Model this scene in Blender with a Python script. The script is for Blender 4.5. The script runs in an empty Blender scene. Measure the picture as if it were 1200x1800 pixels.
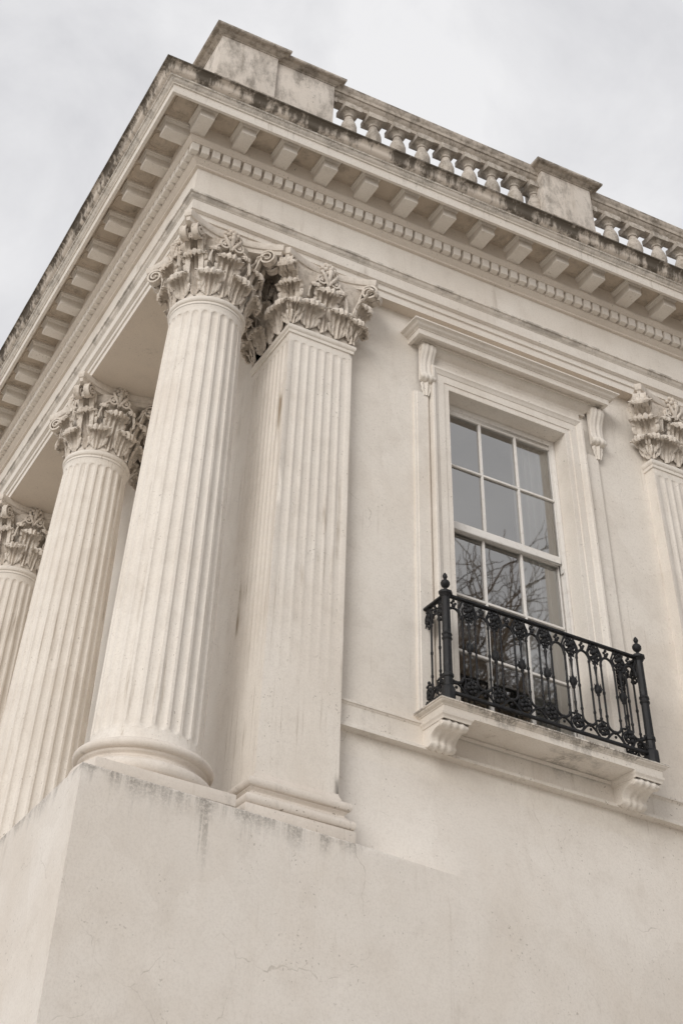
import bpy, bmesh, math, random
from mathutils import Vector, Matrix
PI = math.pi
R_ = math.radians
scene = bpy.context.scene
COL = scene.collection
Z0 = 9.615            # height of the architrave's underside above the pavement

# ------------------------------------------------------------------ camera
cam_d = bpy.data.cameras.new('camera')
cam = bpy.data.objects.new('camera', cam_d)
COL.objects.link(cam)
rt = Vector((0.90265328, -0.41981093, 0.09474092))
up = Vector((-0.37127898, -0.64828815, 0.66473633))
fw = Vector((0.21764416, 0.63520174, 0.7410464))
M = Matrix((rt, up, -fw)).transposed().to_4x4()
M.translation = Vector((-2.57729, -8.27692, Z0 - 8.01521))
cam.matrix_world = M
cam_d.sensor_fit = 'VERTICAL'
cam_d.sensor_height = 36.0
cam_d.lens = 36.0 * 2188.44 / 1800.0
cam_d.shift_x = (600 - 412.3275) / 1800.0
cam_d.shift_y = -(900 - 209.1708) / 1800.0
cam_d.clip_end = 3000
scene.camera = cam

# ------------------------------------------------------------------ world, sun, exposure
SUN_EL, SUN_AZ = R_(19), R_(231)          # azimuth clockwise from +Y (north)
world = bpy.data.worlds.new('World')
scene.world = world
world.use_nodes = True
wn = world.node_tree
for n in list(wn.nodes):
    wn.nodes.remove(n)
w_out = wn.nodes.new('ShaderNodeOutputWorld')
w_bg = wn.nodes.new('ShaderNodeBackground')
w_sky = wn.nodes.new('ShaderNodeTexSky')
w_sky.sky_type = 'NISHITA'
w_sky.sun_disc = False
w_sky.sun_elevation = SUN_EL
w_sky.sun_rotation = SUN_AZ
w_sky.air_density = 1.0
w_sky.dust_density = 4.0
w_tc = wn.nodes.new('ShaderNodeTexCoord')
w_n1 = wn.nodes.new('ShaderNodeTexNoise')
w_n1.inputs['Scale'].default_value = 4.2
w_n1.inputs['Detail'].default_value = 7.0
w_n1.inputs['Roughness'].default_value = 0.58
w_n1.inputs['Distortion'].default_value = 0.35
w_rp = wn.nodes.new('ShaderNodeValToRGB')
w_rp.color_ramp.elements[0].position = 0.36
w_rp.color_ramp.elements[0].color = (5.95, 5.93, 6.10, 1)
w_rp.color_ramp.elements[1].position = 0.60
w_rp.color_ramp.elements[1].color = (7.50, 7.46, 7.53, 1)
w_mx = wn.nodes.new('ShaderNodeMix')
w_mx.data_type = 'RGBA'
w_mx.inputs[0].default_value = 0.94        # a closed cloud deck over the clear sky
wn.links.new(w_tc.outputs['Generated'], w_n1.inputs['Vector'])
wn.links.new(w_n1.outputs['Fac'], w_rp.inputs['Fac'])
wn.links.new(w_sky.outputs['Color'], w_mx.inputs[6])
wn.links.new(w_rp.outputs['Color'], w_mx.inputs[7])
wn.links.new(w_mx.outputs[2], w_bg.inputs['Color'])
w_bg.inputs['Strength'].default_value = 0.10
wn.links.new(w_bg.outputs['Background'], w_out.inputs['Surface'])

sun_d = bpy.data.lights.new('sun', 'SUN')
sun_d.energy = 1.2
sun_d.angle = R_(30)
sun_d.color = (1.0, 0.975, 0.945)
sun = bpy.data.objects.new('sun', sun_d)
COL.objects.link(sun)
sd = Vector((math.sin(SUN_AZ) * math.cos(SUN_EL), math.cos(SUN_AZ) * math.cos(SUN_EL), math.sin(SUN_EL)))
sun.rotation_euler = sd.to_track_quat('Z', 'Y').to_euler()
sun.location = (0, 0, 40)

scene.view_settings.view_transform = 'Standard'
scene.view_settings.look = 'None'
scene.view_settings.exposure = 0.28
scene.view_settings.gamma = 1.0
scene.view_settings.use_curve_mapping = False
scene.cycles.use_denoising = True
scene.cycles.max_bounces = 8
scene.cycles.diffuse_bounces = 4
scene.cycles.use_adaptive_sampling = True
scene.cycles.adaptive_threshold = 0.02
scene.cycles.transparent_max_bounces = 12


# ------------------------------------------------------------------ materials
class NT:
    """tiny node-expression helper"""
    def __init__(self, name):
        self.m = bpy.data.materials.new(name)
        self.m.use_nodes = True
        self.t = self.m.node_tree
        for n in list(self.t.nodes):
            self.t.nodes.remove(n)
        self.out = self.t.nodes.new('ShaderNodeOutputMaterial')
        self.pos = self.t.nodes.new('ShaderNodeNewGeometry').outputs['Position']

    def set(self, sock, v):
        if v is None:
            return
        if isinstance(v, bpy.types.NodeSocket):
            self.t.links.new(v, sock)
        elif isinstance(v, (tuple, list)) and len(v) == 3 and sock.type == 'RGBA':
            sock.default_value = (*v, 1)
        else:
            sock.default_value = v

    def math(self, op, a, b=None, c=None, clamp=False):
        n = self.t.nodes.new('ShaderNodeMath')
        n.operation = op
        n.use_clamp = clamp
        self.set(n.inputs[0], a)
        self.set(n.inputs[1], b)
        self.set(n.inputs[2], c)
        return n.outputs[0]

    def map(self, v, a, b, c=0.0, d=1.0, smooth=True):
        n = self.t.nodes.new('ShaderNodeMapRange')
        n.interpolation_type = 'SMOOTHSTEP' if smooth else 'LINEAR'
        self.set(n.inputs[0], v)
        for i, x in enumerate((a, b, c, d)):
            self.set(n.inputs[1 + i], x)
        return n.outputs[0]

    def scale(self, vec, s, off=(0, 0, 0)):
        n = self.t.nodes.new('ShaderNodeMapping')
        self.set(n.inputs['Vector'], vec)
        n.inputs['Scale'].default_value = s
        n.inputs['Location'].default_value = off
        return n.outputs[0]

    def noise(self, vec, scale, detail=4, rough=0.55, dist=0.0):
        n = self.t.nodes.new('ShaderNodeTexNoise')
        self.set(n.inputs['Vector'], vec)
        n.inputs['Scale'].default_value = scale
        n.inputs['Detail'].default_value = detail
        n.inputs['Roughness'].default_value = rough
        n.inputs['Distortion'].default_value = dist
        return n.outputs['Fac']

    def noise_col(self, vec, scale, detail=3):
        n = self.t.nodes.new('ShaderNodeTexNoise')
        self.set(n.inputs['Vector'], vec)
        n.inputs['Scale'].default_value = scale
        n.inputs['Detail'].default_value = detail
        return n.outputs['Color']

    def voro_edge(self, vec, scale):
        n = self.t.nodes.new('ShaderNodeTexVoronoi')
        n.feature = 'DISTANCE_TO_EDGE'
        self.set(n.inputs['Vector'], vec)
        n.inputs['Scale'].default_value = scale
        return n.outputs['Distance']

    def vadd(self, a, b, s):
        n = self.t.nodes.new('ShaderNodeVectorMath')
        n.operation = 'MULTIPLY_ADD'
        self.set(n.inputs[0], b)
        n.inputs[1].default_value = (s, s, s)
        self.set(n.inputs[2], a)
        return n.outputs[0]

    def xyz(self, v):
        n = self.t.nodes.new('ShaderNodeSeparateXYZ')
        self.set(n.inputs[0], v)
        return n.outputs

    def mix(self, f, a, b, mode='MIX'):
        n = self.t.nodes.new('ShaderNodeMix')
        n.data_type = 'RGBA'
        n.blend_type = mode
        self.set(n.inputs[0], f)
        self.set(n.inputs[6], a)
        self.set(n.inputs[7], b)
        return n.outputs[2]

    def bump(self, h, strength, dist, normal=None):
        n = self.t.nodes.new('ShaderNodeBump')
        n.inputs['Strength'].default_value = strength
        n.inputs['Distance'].default_value = dist
        self.set(n.inputs['Height'], h)
        if normal is not None:
            self.set(n.inputs['Normal'], normal)
        return n.outputs[0]

    def principled(self, color, rough, normal=None, metallic=0.0, spec=0.3):
        n = self.t.nodes.new('ShaderNodeBsdfPrincipled')
        self.set(n.inputs['Base Color'], color)
        self.set(n.inputs['Roughness'], rough)
        self.set(n.inputs['Metallic'], metallic)
        n.inputs['Specular IOR Level'].default_value = spec
        if normal is not None:
            self.set(n.inputs['Normal'], normal)
        return n.outputs[0]

    def done(self, sh):
        self.t.links.new(sh, self.out.inputs['Surface'])
        return self.m


CREAM = (0.790, 0.744, 0.682)
CREAM_D = (0.665, 0.596, 0.520)
GRIME = (0.075, 0.062, 0.048)


def stucco(name, base=CREAM, warm=CREAM_D, mottle=1.0, streaks=0.35, speck=0.5, cracks=0.0, rough=0.86,
           grime=None, bump=1.0, patina=0.0):
    """lime-washed stucco: mottled wash, thin rain streaks, specks, hair cracks.
    grime: list of (kind, parameters) for growth that has a shape of its own."""
    k = NT(name)
    p = k.pos
    big = k.noise(p, 0.9, 5, 0.6, 0.4)
    mid = k.noise(p, 5.0, 5, 0.62)
    fine = k.noise(p, 55.0, 3, 0.6)
    c = k.mix(k.map(big, 0.38, 0.70, 0, 0.55 * mottle), base, warm)
    c = k.mix(k.map(mid, 0.50, 0.78, 0, 0.34 * mottle), c, tuple(x * 1.10 for x in base))
    c = k.mix(k.map(mid, 0.50, 0.24, 0, 0.28 * mottle), c, tuple(x * 0.80 for x in warm))
    # trowelled patches and lime grain
    vor = k.t.nodes.new('ShaderNodeTexVoronoi')
    k.set(vor.inputs['Vector'], k.vadd(p, k.noise_col(p, 3.0, 4), 0.25))
    vor.inputs['Scale'].default_value = 1.5
    vv = k.xyz(vor.outputs['Color'])[0]
    c = k.mix(k.map(vv, 0.55, 1.0, 0, 0.16 * mottle), c, tuple(x * 0.86 for x in warm))
    gr = k.noise(p, 62.0, 4, 0.75)
    c = k.mix(k.map(gr, 0.40, 0.72, 0.0, 0.26), c, tuple(x * 0.72 for x in warm))
    # rain streaks
    sh = k.noise(k.scale(p, (34, 34, 0.7)), 1.0, 4, 0.7)
    shm = k.math('MULTIPLY', k.map(sh, 0.58, 0.72), k.map(k.noise(k.scale(p, (2.2, 2.2, 1.0), (5, 3, 1)), 1.0, 4), 0.42, 0.66))
    c = k.mix(k.math('MULTIPLY', shm, streaks * 0.75), c, (0.36, 0.295, 0.225))
    st = k.noise(k.scale(p, (9, 9, 0.55)), 1.0, 5, 0.65)
    st2 = k.noise(p, 1.6, 3)
    sf = k.math('MULTIPLY', k.map(st, 0.55, 0.76), k.map(st2, 0.45, 0.65))
    c = k.mix(k.math('MULTIPLY', sf, streaks), c, (0.33, 0.27, 0.205))
    # specks
    sp = k.noise(p, 48.0, 2, 0.5)
    spm = k.math('MULTIPLY', k.map(sp, 0.665, 0.72), k.map(k.noise(p, 3.1, 3), 0.44, 0.62))
    c = k.mix(k.math('MULTIPLY', spm, speck), c, (0.20, 0.165, 0.125))
    nrm_h = k.math('ADD', k.math('MULTIPLY', fine, 0.45), k.math('MULTIPLY', mid, 1.0))
    if patina:
        pm = k.map(k.noise(p, 17.0, 7, 0.75), 0.46, 0.64)
        c = k.mix(k.math('MULTIPLY', pm, patina), c, (0.23, 0.19, 0.145))
        nrm_h = k.math('ADD', nrm_h, k.math('MULTIPLY', k.noise(p, 34.0, 5, 0.7), 1.6))
    if cracks:
        wv = k.vadd(p, k.noise_col(p, 1.7, 5), 0.38)
        e = k.voro_edge(wv, 0.8)
        cr = k.map(e, 0.0, 0.0026, 1, 0)
        cm = k.map(k.noise(p, 1.6, 4), 0.46, 0.60)
        cr = k.math('MULTIPLY', cr, k.map(k.noise(p, 9.0, 3), 0.36, 0.60, 0.15, 1.0))
        cf = k.math('MULTIPLY', k.math('MULTIPLY', cr, cm), cracks)
        c = k.mix(cf, c, (0.24, 0.195, 0.15))
        nrm_h = k.math('SUBTRACT', nrm_h, k.math('MULTIPLY', cf, 1.2))
    for g in (grime or []):
        x, y, z = k.xyz(p)
        if g[0] == 'cyma':          # black growth on the gutter moulding, thick at the lip, breaking into runs
            _, zlip, zfoot, amt = g
            run = k.noise(k.scale(p, (17, 17, 0.9)), 1.0, 6, 0.75)
            blot = k.noise(k.scale(p, (3.6, 3.6, 0.2)), 1.0, 4, 0.65)
            t = k.map(z, zfoot, zlip, 0, 1, smooth=False)
            v = k.math('ADD', k.math('MULTIPLY', run, 0.80), k.math('MULTIPLY', blot, 1.05))
            v = k.math('ADD', v, k.math('MULTIPLY', t, 0.15))
            f = k.map(v, 0.84, 1.08)
            f = k.math('MULTIPLY', f, amt)
            c = k.mix(f, c, (0.088, 0.073, 0.056))
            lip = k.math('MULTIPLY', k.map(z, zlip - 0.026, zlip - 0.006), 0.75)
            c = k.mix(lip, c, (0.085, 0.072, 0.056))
        elif g[0] == 'drip':        # soot hanging from a top edge in uneven runs
            _, ztop, length, amt, thr = g
            dn = k.math('SUBTRACT', ztop, z)
            run = k.noise(k.scale(p, (10, 10, 0.30)), 1.0, 6, 0.75)
            wid = k.noise(k.scale(p, (2.3, 2.3, 0.1)), 1.0, 4, 0.6)
            sm = k.noise(p, 46.0, 6, 0.85)
            ln = k.map(wid, 0.40, 0.68, 0.05 * length, 1.25 * length)
            f1 = k.math('MULTIPLY', k.map(run, thr - 0.03, thr + 0.07), k.map(dn, ln, 0.0))
            f2 = k.math('MULTIPLY', k.map(dn, k.map(wid, 0.38, 0.62, 0.05 * length, 0.42 * length), 0.0), k.map(run, 0.34, 0.58))
            f = k.math('MAXIMUM', k.math('MULTIPLY', f1, 0.8), k.math('MULTIPLY', f2, 0.85))
            f = k.math('MULTIPLY', f, k.map(sm, 0.34, 0.58))
            f = k.math('MULTIPLY', f, k.map(dn, -0.02, 0.0))
            if length > 0.3:            # the ledge that feeds the runs ends beside the pilaster
                f = k.math('MULTIPLY', f, k.map(x, 2.1, 1.7))
            c = k.mix(k.math('MULTIPLY', f, amt), c, GRIME)
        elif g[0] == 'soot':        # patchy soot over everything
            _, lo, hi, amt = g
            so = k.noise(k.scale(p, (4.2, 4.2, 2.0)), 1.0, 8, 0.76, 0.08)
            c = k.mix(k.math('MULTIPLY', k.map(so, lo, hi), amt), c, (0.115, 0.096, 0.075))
        elif g[0] == 'band':        # lichen along a lip at one height
            _, za, zb, amt = g
            so = k.noise(k.scale(p, (4.0, 4.0, 4.0)), 1.0, 6, 0.75, 0.2)
            f = k.math('MULTIPLY', k.map(z, za, zb), k.map(so, 0.44, 0.62))
            c = k.mix(k.math('MULTIPLY', f, amt), c, (0.12, 0.10, 0.078))
    n = k.bump(nrm_h, 0.30 * bump, 0.006)
    return k.done(k.principled(c, rough, n, spec=0.25))


MAT = {}
MAT['wall'] = stucco('wall_stucco', mottle=0.95, streaks=0.42, speck=0.4, cracks=0.36)
MAT['pedestal'] = stucco('pedestal_stucco', base=(0.772, 0.728, 0.674), mottle=0.95, streaks=0.28, speck=0.4, cracks=0.36,
                         grime=[('drip', Z0 - 4.955, 0.46, 0.74, 0.57)])
MAT['trim'] = stucco('trim_stucco', mottle=0.9, streaks=0.35, speck=0.5)
MAT['shaft'] = stucco('shaft_stucco', base=(0.790, 0.741, 0.677), mottle=1.0, streaks=1.15, speck=0.45)
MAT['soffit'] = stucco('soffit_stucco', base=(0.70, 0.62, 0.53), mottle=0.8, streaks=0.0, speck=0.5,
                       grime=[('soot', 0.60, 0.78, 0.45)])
MAT['frieze'] = stucco('frieze_stucco', mottle=0.9, streaks=0.5, speck=0.25)
MAT['architrave'] = stucco('architrave_stucco', mottle=0.8, streaks=0.4, speck=0.6,
                           grime=[('band', Z0 + 0.245, Z0 + 0.30, 0.55), ('soot', 0.62, 0.80, 0.55)])
MAT['bed'] = stucco('bed_mould_stucco', base=(0.75, 0.68, 0.60), mottle=0.9, streaks=0.2, speck=0.7,
                    grime=[('soot', 0.60, 0.80, 0.4)])
MAT['corona'] = stucco('corona_stucco', mottle=0.8, streaks=0.75, speck=0.6, grime=[('drip', Z0 + 1.128, 0.20, 0.70, 0.54)])
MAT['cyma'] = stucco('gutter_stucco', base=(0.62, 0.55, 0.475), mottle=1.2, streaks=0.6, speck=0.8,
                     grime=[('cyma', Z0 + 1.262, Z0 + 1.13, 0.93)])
MAT['capital'] = stucco('carved_stucco', base=(0.75, 0.69, 0.62), warm=(0.60, 0.52, 0.435), mottle=1.1, streaks=0.2,
                        speck=0.9, patina=0.38, bump=2.0)
MAT['abacus'] = stucco('abacus_stucco', base=(0.74, 0.68, 0.61), mottle=1.0, streaks=0.2, speck=0.6, patina=0.22)
MAT['dark_soffit'] = stucco('dark_soffit_stucco', base=(0.60, 0.52, 0.43), warm=(0.46, 0.38, 0.30), mottle=1.1, streaks=0.0, speck=0.4,  # darker base and wash for the cornice soffit and coffers, with dark noise patches
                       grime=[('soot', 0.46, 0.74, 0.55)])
MAT['base'] = stucco('base_stucco', base=(0.73, 0.67, 0.605), mottle=1.1, streaks=0.3, speck=0.9,
                     grime=[('soot', 0.52, 0.75, 0.45)])
MAT['parapet'] = stucco('parapet_stucco', base=(0.72, 0.66, 0.595), mottle=1.2, streaks=0.75, speck=0.8,
                        grime=[('soot', 0.42, 0.68, 0.70), ('band', Z0 + 2.93, Z0 + 2.985, 0.85)])
MAT['baluster'] = stucco('baluster_stucco', base=(0.55, 0.50, 0.44), mottle=1.2, streaks=0.7, speck=1.0, patina=0.6,
                         grime=[('soot', 0.44, 0.68, 0.65)])
MAT['coping'] = stucco('coping_stucco', base=(0.52, 0.46, 0.395), mottle=1.2, streaks=0.6, speck=1.0, patina=0.6,
                       grime=[('band', Z0 + 2.93, Z0 + 2.975, 0.92), ('soot', 0.46, 0.66, 0.7)])
MAT['slab'] = stucco('slab_stucco', mottle=1.0, streaks=0.8, speck=0.7, grime=[('soot', 0.56, 0.76, 0.35), ('drip', Z0 - 3.868, 0.17, 0.95, 0.42)])


def paint(name, col, rough=0.45, dirt=0.35):
    k = NT(name)
    n1 = k.noise(k.pos, 18, 6, 0.7)
    c = k.mix(k.map(n1, 0.52, 0.72, 0, dirt), col, (0.42, 0.37, 0.31))
    b = k.bump(k.noise(k.scale(k.pos, (60, 60, 8)), 1.0, 4), 0.15, 0.003)
    return k.done(k.principled(c, rough, b, spec=0.4))


MAT['paint'] = paint('white_joinery_paint', (0.76, 0.735, 0.70))


def iron():
    k = NT('cast_iron_paint')
    n1 = k.noise(k.pos, 26, 6, 0.7)
    c = k.mix(k.map(n1, 0.42, 0.70, 0, 1.0), (0.008, 0.0085, 0.010), (0.026, 0.0255, 0.027))
    c = k.mix(k.map(k.noise(k.pos, 60, 3), 0.64, 0.76, 0, 0.5), c, (0.062, 0.040, 0.026))
    b = k.bump(k.noise(k.pos, 75, 4, 0.7), 0.5, 0.004)
    return k.done(k.principled(c, k.map(n1, 0.3, 0.7, 0.45, 0.7), b, spec=0.35))


MAT['iron'] = iron()


def glass():
    k = NT('old_window_glass')
    wob = k.noise(k.pos, 3.2, 2, 0.4)
    b = k.bump(wob, 0.03, 0.012)
    gl = k.t.nodes.new('ShaderNodeBsdfGlossy')
    gl.inputs['Roughness'].default_value = 0.02
    gl.inputs['Color'].default_value = (0.97, 0.955, 0.93, 1)
    k.t.links.new(b, gl.inputs['Normal'])
    tr = k.t.nodes.new('ShaderNodeBsdfTransparent')
    tr.inputs['Color'].default_value = (0.98, 0.985, 0.98, 1)
    fr = k.t.nodes.new('ShaderNodeFresnel')
    fr.inputs['IOR'].default_value = 1.9
    mx = k.t.nodes.new('ShaderNodeMixShader')
    k.t.links.new(k.math('MULTIPLY_ADD', fr.outputs[0], 1.0, 0.235), mx.inputs[0])
    k.t.links.new(tr.outputs[0], mx.inputs[1])
    k.t.links.new(gl.outputs[0], mx.inputs[2])
    return k.done(mx.outputs[0])


MAT['glass'] = glass()


def simple(name, col, rough=0.9, var=0.25, sc=6.0):
    k = NT(name)
    n = k.noise(k.pos, sc, 5, 0.6)
    c = k.mix(k.map(n, 0.3, 0.7), tuple(x * (1 - var) for x in col), tuple(min(1, x * (1 + var)) for x in col))
    return k.done(k.principled(c, rough, spec=0.2))


MAT['room'] = simple('room_plaster', (0.55, 0.54, 0.52), var=0.1, sc=1.0)
MAT['bark'] = simple('bark', (0.20, 0.155, 0.115), var=0.4, sc=3.0)
MAT['lead'] = simple('roof_lead', (0.20, 0.20, 0.205), rough=0.7, var=0.2, sc=2.0)


def curtain_mat():
    k = NT('net_curtain')
    df = k.t.nodes.new('ShaderNodeBsdfDiffuse')
    df.inputs['Color'].default_value = (0.95, 0.95, 0.92, 1)
    tl = k.t.nodes.new('ShaderNodeBsdfTranslucent')
    tl.inputs['Color'].default_value = (0.80, 0.80, 0.77, 1)
    mx = k.t.nodes.new('ShaderNodeMixShader')
    mx.inputs[0].default_value = 0.12
    k.t.links.new(df.outputs[0], mx.inputs[1])
    k.t.links.new(tl.outputs[0], mx.inputs[2])
    return k.done(mx.outputs[0])


MAT['curtain'] = curtain_mat()


def paving():
    k = NT('paving_stone')
    br = k.t.nodes.new('ShaderNodeTexBrick')
    k.t.links.new(k.pos, br.inputs['Vector'])
    br.inputs['Scale'].default_value = 1.0
    br.inputs['Brick Width'].default_value = 0.9
    br.inputs['Row Height'].default_value = 0.6
    br.inputs['Mortar Size'].default_value = 0.008
    br.inputs['Color1'].default_value = (0.55, 0.505, 0.445, 1)
    br.inputs['Color2'].default_value = (0.48, 0.44, 0.385, 1)
    br.inputs['Mortar'].default_value = (0.14, 0.125, 0.11, 1)
    c = k.mix(k.map(k.noise(k.pos, 0.6, 6), 0.35, 0.7, 0, 0.4), br.outputs['Color'], (0.38, 0.35, 0.31))
    return k.done(k.principled(c, 0.85, k.bump(k.noise(k.pos, 30, 4), 0.2, 0.005)))


MAT['paving'] = paving()


# ------------------------------------------------------------------ mesh helpers
class MB:
    def __init__(self):
        self.v, self.f = [], []

    def add(self, verts, faces):
        o = len(self.v)
        self.v += [tuple(p) for p in verts]
        self.f += [tuple(i + o for i in q) for q in faces]
        return self

    def box(self, x0, x1, y0, y1, z0, z1):
        return self.add([(x0, y0, z0), (x1, y0, z0), (x1, y1, z0), (x0, y1, z0), (x0, y0, z1), (x1, y0, z1), (x1, y1, z1), (x0, y1, z1)],
                        [(0, 3, 2, 1), (4, 5, 6, 7), (0, 1, 5, 4), (1, 2, 6, 5), (2, 3, 7, 6), (3, 0, 4, 7)])

    def grid(self, fn, nu, nv, closed_u=False):
        """fn(i, j) for i<=nu, j<=nv"""
        n = nu if closed_u else nu + 1
        vs = [fn(i, j) for j in range(nv + 1) for i in range(n)]
        fs = []
        for j in range(nv):
            for i in range(nu):
                a, b = i, (i + 1) % n
                fs.append((j * n + a, j * n + b, (j + 1) * n + b, (j + 1) * n + a))
        return self.add(vs, fs)

    def lathe(self, prof, cx, cy, n=48, cap=True, rot=0.0):
        """prof: (r, z) from bottom to top"""
        m = len(prof)
        self.grid(lambda i, j: (cx + prof[j][0] * math.cos(rot + 2 * PI * i / n), cy + prof[j][0] * math.sin(rot + 2 * PI * i / n), prof[j][1]),
                  n, m - 1, True)
        if cap:
            o = len(self.v)
            for (r, z), flip in ((prof[0], True), (prof[-1], False)):
                if r > 1e-4:
                    ring = [(cx + r * math.cos(rot + 2 * PI * i / n), cy + r * math.sin(rot + 2 * PI * i / n), z) for i in range(n)]
                    idx = list(range(n))
                    self.add(ring, [tuple(reversed(idx)) if flip else tuple(idx)])
        return self

    def tube(self, pts, rad, n=6, cap=True):
        pts = [Vector(p) for p in pts]
        m = len(pts)
        rads = rad if isinstance(rad, (list, tuple)) else [rad] * m
        rings = []
        prev = None
        for i in range(m):
            t = (pts[min(i + 1, m - 1)] - pts[max(i - 1, 0)])
            t = t.normalized() if t.length > 1e-9 else Vector((0, 0, 1))
            if prev is None:
                a = Vector((0, 1, 0)) if abs(t.y) < 0.9 else Vector((1, 0, 0))
                u = a.cross(t).normalized()
            else:
                u = (prev - t * prev.dot(t))
                u = u.normalized() if u.length > 1e-6 else Vector((1, 0, 0))
            prev = u
            w = t.cross(u)
            rings.append([pts[i] + (u * math.cos(2 * PI * q / n) + w * math.sin(2 * PI * q / n)) * rads[i] for q in range(n)])
        vs = [p for r in rings for p in r]
        fs = [(j * n + i, j * n + (i + 1) % n, (j + 1) * n + (i + 1) % n, (j + 1) * n + i) for j in range(m - 1) for i in range(n)]
        if cap:
            fs += [tuple(reversed(range(n))), tuple(range((m - 1) * n, m * n))]
        return self.add(vs, fs)

    def ball(self, c, r, n=8, m=6, sx=1, sy=1, sz=1):
        def fn(i, j):
            th = PI * j / m - PI / 2
            a = 2 * PI * i / n
            return (c[0] + r * sx * math.cos(th) * math.cos(a), c[1] + r * sy * math.cos(th) * math.sin(a), c[2] + r * sz * math.sin(th))
        return self.grid(fn, n, m, True)

    def mesh(self, name, bevel=0.0, zoff=0.0, smooth=True, angle=35, segs=2):
        me = bpy.data.meshes.new(name)
        me.from_pydata([(x, y, z + zoff) for x, y, z in self.v], [], self.f)
        bm = bmesh.new()
        bm.from_mesh(me)
        bmesh.ops.remove_doubles(bm, verts=bm.verts, dist=1e-5)
        if bevel:
            bmesh.ops.recalc_face_normals(bm, faces=bm.faces)
            es = [e for e in bm.edges if len(e.link_faces) == 2 and e.calc_face_angle(0) > 0.6]
            bmesh.ops.bevel(bm, geom=es, offset=bevel, segments=segs, affect='EDGES', profile=0.6, clamp_overlap=True)
        bmesh.ops.recalc_face_normals(bm, faces=bm.faces)
        bm.to_mesh(me)
        bm.free()
        if smooth:
            me.polygons.foreach_set('use_smooth', [True] * len(me.polygons))
            me.set_sharp_from_angle(angle=R_(angle))
        me.update()
        return me

    def build(self, name, mat, parent=None, bevel=0.0, zoff=Z0, **kw):
        me = self.mesh(name, bevel, zoff, **kw)
        return link(name, me, mat, parent)


def link(name, me, mat, parent=None, mw=None):
    o = bpy.data.objects.new(name, me)
    if me is not None and mat is not None and not me.materials:
        me.materials.append(MAT[mat])
    COL.objects.link(o)
    if parent is not None:
        o.parent = parent
    if mw is not None:
        o.matrix_basis = mw
    return o


def empty(name, parent=None, loc=(0, 0, 0)):
    o = bpy.data.objects.new(name, None)
    o.empty_display_size = 0.2
    o.location = loc
    COL.objects.link(o)
    if parent is not None:
        o.parent = parent
    return o


def tag(o, label=None, cat=None, group=None, kind=None):
    for k, v in (('label', label), ('category', cat), ('group', group), ('kind', kind)):
        if v:
            o[k] = v
    return o


def copy_tree(o, parent=None):
    c = o.copy()
    COL.objects.link(c)
    if parent is not None:
        c.parent = parent
    for ch in list(o.children):
        copy_tree(ch, c)
    return c


def corner_sweep(prof, xl, yl):
    """profile (offset, z) run along the south front, round the corner and along the west front"""
    m = MB()
    st = [lambda o: (xl, -o), lambda o: (-o, -o), lambda o: (-o, yl)]
    m.grid(lambda i, j: (*st[i](prof[j][0]), prof[j][1]), 2, len(prof) - 1)
    return m


def box_sweep(prof, x0, x1, y, caps=True):
    """profile (offset, z) round three sides of a block standing on the wall plane y"""
    m = MB()
    st = [lambda o: (x0 - o, y), lambda o: (x0 - o, y - o), lambda o: (x1 + o, y - o), lambda o: (x1 + o, y)]
    m.grid(lambda i, j: (*st[i](prof[j][0]), prof[j][1]), 3, len(prof) - 1)
    return m


def square_sweep(prof, x0, x1, y0, y1):
    m = MB()
    st = [lambda o: (x0 - o, y0 - o), lambda o: (x1 + o, y0 - o), lambda o: (x1 + o, y1 + o), lambda o: (x0 - o, y1 + o)]
    m.grid(lambda i, j: (*st[i](prof[j][0]), prof[j][1]), 4, len(prof) - 1, True)
    n = len(m.v)
    m.f.append((n - 4, n - 3, n - 2, n - 1))
    m.f.append((3, 2, 1, 0))
    return m


def arc(c, r, a0, a1, n):
    return [(c[0] + r * math.cos(R_(a0 + (a1 - a0) * i / n)), c[1] + r * math.sin(R_(a0 + (a1 - a0) * i / n))) for i in range(n + 1)]


XL, YL = 9.0, 14.0
WY = 0.122            # south wall plane
AY = -0.013           # pilaster face
PX = 1.082             # portico back wall plane
rnd = random.Random(7)

# ================================================================== SETTING
g = MB().add([(-300, -300, 0), (300, -300, 0), (300, 300, 0), (-300, 300, 0)], [(0, 1, 2, 3)]).build('pavement', 'paving', zoff=0.0, smooth=False)
tag(g, 'pale stone pavement in front of the building', None, kind='structure')

# ================================================================== BUILDING
B = empty('stucco_building')
tag(B, 'cream stucco classical building with deep bracketed cornice and tall sash window', 'building')

# ---- walls
WX0, WX1, WZT, WZB = 2.803, 4.111, -0.750, -3.868       # window opening
m = MB()
for (x0, x1, z0, z1) in ((1.62, 1.80, -4.97, -4.30), (1.62, WX0, -4.30, 0.0), (WX1, XL, -4.30, 0.0), (WX0, WX1, WZT, 0.0), (WX0, WX1, -4.30, WZB)):
    nx, nz = max(1, int((x1 - x0) / 0.5)), max(1, int((z1 - z0) / 0.5))
    m.grid(lambda i, j: (x0 + (x1 - x0) * i / nx, WY, z0 + (z1 - z0) * j / nz), nx, nz)
m.build('wall', 'wall', B, smooth=False)
MB().box(PX, PX + 0.4, 0.5, YL, -4.96, -0.001).build('portico_wall', 'wall', B)
MB().box(XL, XL + 0.3, 0.0, YL, -9.615, 1.3).build('wall', 'wall', B)

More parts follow.
